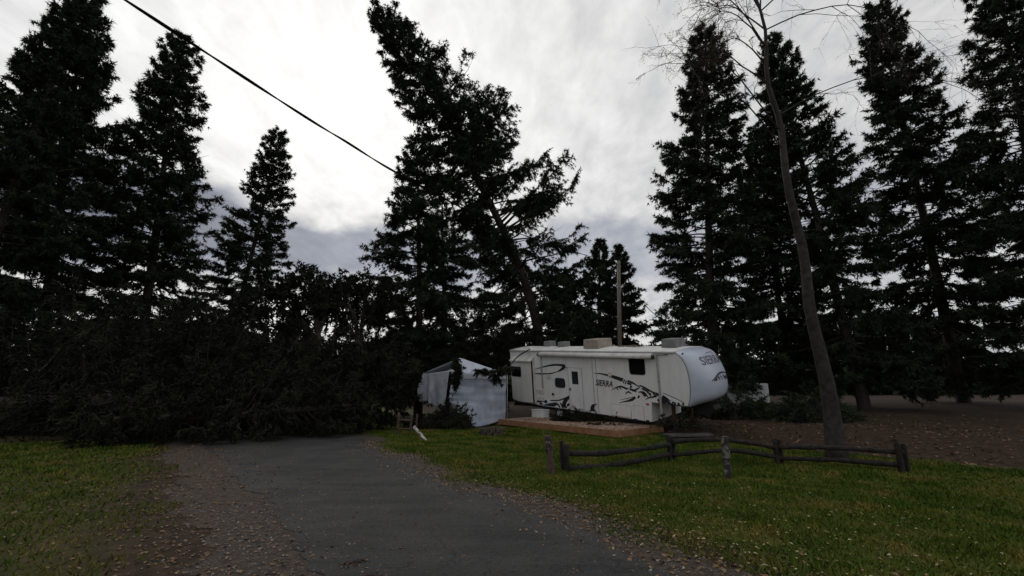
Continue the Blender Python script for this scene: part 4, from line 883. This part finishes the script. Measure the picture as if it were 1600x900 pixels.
rail([ray_y(1047, 690, pC.y + .08), ray_y(1100, 687, pC.y + .05), ray_y(1150, 689, pC.y - .1), ray_y(1216, 700, pE.y + .02)], .06, 23)
rail([ray_y(1052, 711, pC.y + .05), ray_y(1100, 706, pC.y), ray_y(1150, 704, pC.y - .1), ray_y(1216, 714, pE.y + .02)], .054, 24)
rail([ray_y(1216, 698, pE.y), ray_y(1310, 700, (pE.y + pF.y) / 2), ray_y(1412, 707, pF.y)], .06, 25); rail([ray_y(1216, 716, pE.y), ray_y(1310, 719, (pE.y + pF.y) / 2), ray_y(1412, 727, pF.y)], .056, 26)
post('fence_post', 'post with flaking white paint standing in front of the rail fence at the right', 1139, 752, 690, .072, 6, 'paintw', group='posts along the lawn edge')
# old fence in the shade at the left, with a knocked-over white post
of = thing('shaded_fence', 'small dark rail fence in the shade beside the fallen fir', 'fence', (0, 0, 0))
o1, o2, o3 = fpt(621, 681), fpt(641, 680), fpt(660, 676)
for k, (p, h, r_) in enumerate(((o1, .80, .045), (o2, .62, .045), (o3 + Vector((-.3, .2, 0)), .7, .04))):
    V, Fq = wobbly([p + Vector((0, 0, -.1)), p + Vector((0, 0, h * .5)), p + Vector((.01, 0, h))], r_, 7, 40 + k); mk('post', V, Fq, 'postw', of, True)
for z in (.52, .22):
    V, Fq = wobbly([o1 + Vector((0, -.05, z + .03)), o2 + Vector((0, -.05, z))], .035, 8, 50 + int(z * 10)); mk('rail', V, Fq, 'postw', of, True)
wp0 = fpt(667, 690); wp1 = at(647, 667, wp0.y + .15); bp_ = thing('broken_post', 'white-painted post knocked over and leaning beside the lawn at the left', 'post', wp0)
V, Fq = wobbly([Vector((0, 0, -.02)), (wp1 - wp0) * .5, wp1 - wp0], .05, 8, 60); mk('shaft', V, Fq, 'paintw2', bp_, True)

# ------------------------------------------------------------------ pole and cables
pb = at(968, 600, 33); pb.z = Tz(pb); pt = at(966.5, 408, 33); up_ = thing('utility_pole', 'bare wooden utility pole rising behind the trailer roof', 'pole', pb)
tube('shaft', [(0, 0, -.3), tuple((pt - pb) * .5), tuple(pt - pb)], [.17, .155, .135], 'pole', up_, 14)
tube('bracket', [tuple(pt - pb + Vector((-.16, -.05, -.3))), tuple(pt - pb + Vector((.16, -.05, -.3)))], .03, 'black', up_, 6)
def cable(name, label, pts, rad, twist):
    C = catmull([tuple(p) for p in pts], 160); b0 = Vector(pts[0]); root = thing(name, label, 'cable', b0); seg = np.r_[0, np.cumsum(np.linalg.norm(np.diff(C, axis=0), axis=1))]
    for k in range(2 if twist else 1):
        P = []
        for i, c in enumerate(C):
            a = seg[i] * 2.6 + k * math.pi; d = unit(C[min(i + 1, 159)] - C[max(i - 1, 0)]); o = unit(np.cross(d, [0, 0, 1.0])); o2 = np.cross(o, d)
            P.append(tuple(c + (o * math.cos(a) + o2 * math.sin(a)) * rad * (.85 if twist else 0) - np.array(b0)))
        tube('strand', P, rad, 'cable', root, 6)
def cp(x, y):
    # plan line from (-4,8) to the pole
    ax, ay = -4.0, 8.0; bx, by = pt.x, 33.0; d = ray(x, y); k = (ax * d.y - ay * d.x) / ((by - ay) * d.x - (bx - ax) * d.y); return at(x, y, ay + (by - ay) * k)
c0_, c1_ = cp(462, 173), cp(540, 221); ext = c0_ + (c0_ - c1_) * 3.0 + Vector((0, 0, .12)); 
cable('overhead_cable', 'thick black twisted overhead cable running from upper left to the wooden pole', [ext, c0_, c1_, cp(618, 269), cp(728, 328), cp(790, 357), cp(880, 388), pt + Vector((-.1, -.05, -.3))], .015, True)
cable('overhead_cable', 'thin cable running down to the right from the wooden pole', [pt + Vector((.1, -.05, -.3)), at(990, 452, 36), at(1010, 479, 39), at(1029, 496, 42), at(1050, 513, 46)], .03, False)

# ------------------------------------------------------------------ slab, bush and white cargo trailer under and beyond the nose
sb_ = fpt(1075, 678); slab = thing('concrete_slab', 'flat pale concrete slab on the ground under the trailer nose', 'slab', sb_); slab.rotation_euler = (0, 0, R(8))
bevel(mk('slab', *box(-.9, .9, -.3, .3, -.08, .012), 'conc', slab), .015)
brush('brush_pile', 'dark low weeds on the ground beside the right end of the deck', fpt(1058, 668), 60, .6, .3, .35, 91, cat='brush pile')
ct_p = base_at(1148, 27); ct = thing('cargo_trailer', 'small plain white cargo trailer parked beyond the nose of the travel trailer', 'trailer', ct_p); ct.rotation_euler = (0, 0, R(-25))
bevel(mk('box_body', *box(-.5, 1.7, -.7, .7, .42, 1.55), 'trailer', ct), .05); mk('door_seam', *box(.6, .615, -.705, -.695, .5, 1.45), 'seal', ct)
for sx in (.7,):
    for sy in (-.75, .75):
        o = tube('wheel', [(sx, sy - .09, .32), (sx, sy + .09, .32)], .32, 'tyre', ct, 20, False); tube('rim', [(sx, sy - .1, .32), (sx, sy + .1, .32)], .18, 'rim', o, 14, False)
tube('drawbar', [(-.5, 0, .42), (-1.6, 0, .42)], .05, 'black', ct, 6)

# ------------------------------------------------------------------ bare birch at the right
def birch():
    rg = np.random.default_rng(17); base = base_at(1290, 12.5); root = thing('birch_tree', 'bare birch whose fine twigs reach in over the top of the tall fir', 'tree', base)
    A = catmull([(0, 0, -.2), (.12, .1, 2), (-.12, .0, 4.2), (.05, .15, 6), (-.3, -.1, 8.2), (-.1, .1, 10.3), (-.35, .05, 12), (-.2, 0, 14), (-.5, 0, 16)], 24); tube('trunk', A, list(np.linspace(.19, .03, 24) + .14 * np.exp(-np.linspace(0, 14, 24))), 'birch', root, 11)
    lv, lf, tri = [], [], []; st_ = [0]
    def seg(P, r0, r1, n=3):
        V, Fq = tube_arrays([tuple(p) for p in P], list(np.linspace(r0, r1, len(P))), n, False); o = st_[0]; lv.extend(V); lf.extend([tuple(q + o for q in f) for f in Fq]); st_[0] += len(V)
    def grow(C, r, depth):
        n = len(C); seg(C, r, r * .3)
        if depth == 0:
            return
        for k in range({3: 9, 2: 7, 1: 4}[depth]):
            i = rg.integers(int(n * .25), n); b = C[i]; t = unit(C[min(i + 1, n - 1)] - C[max(i - 1, 0)]); L = np.linalg.norm(C[-1] - C[0]) * rg.uniform(.28, .5)
            d = unit(t * .9 + rg.normal(0, .55, 3) + np.array([0, 0, .05])); u = np.linspace(0, 1, 6)[:, None]
            D = b + d * L * u + np.array([0, 0, -1]) * L * .22 * u ** 2 + rg.normal(0, .03 * L, (6, 3)) * u
            grow(D, max(r * .42, .0032), depth - 1)
            if depth <= 2:
                for e in D[2:]:
                    if rg.uniform() < .5:
                        v = rg.normal(0, 1, (2, 3)); v = unit(v) * .03; tri.append(np.stack([e, e + v[0], e + v[0] * .3 + v[1]]))
    tg = [(1056, 88), (1062, 58), (1085, 14), (1075, 100), (1095, -30), (1115, 20), (1095, -90), (1128, 70), (1200, -150), (1400, 20), (1450, 120), (1380, -80)]
    for k, (x, y) in enumerate(tg):
        e = np.array(tuple(at(x, y, 12.5 + rg.uniform(-1, 1)) - base)); z = e[2] - rg.uniform(1.5, 3.0) * (1 if k < 9 else .8); z = min(max(z, 4), 15); i = int(np.argmin(np.abs(A[:, 2] - z))); p0 = A[i]; u = np.linspace(0, 1, 9)[:, None]
        C = p0 + (e - p0) * u + np.array([0, 0, 1]) * .6 * np.sin(np.pi * u) + rg.normal(0, .06, (9, 3)) * u; grow(C, .030, 3)
    mk('limbs', lv, lf, 'birch', root); tr = np.array(tri); bulk('leaves', tr.reshape(-1, 3), np.arange(len(tr) * 3).reshape(-1, 3), 'leafb', root)
birch()
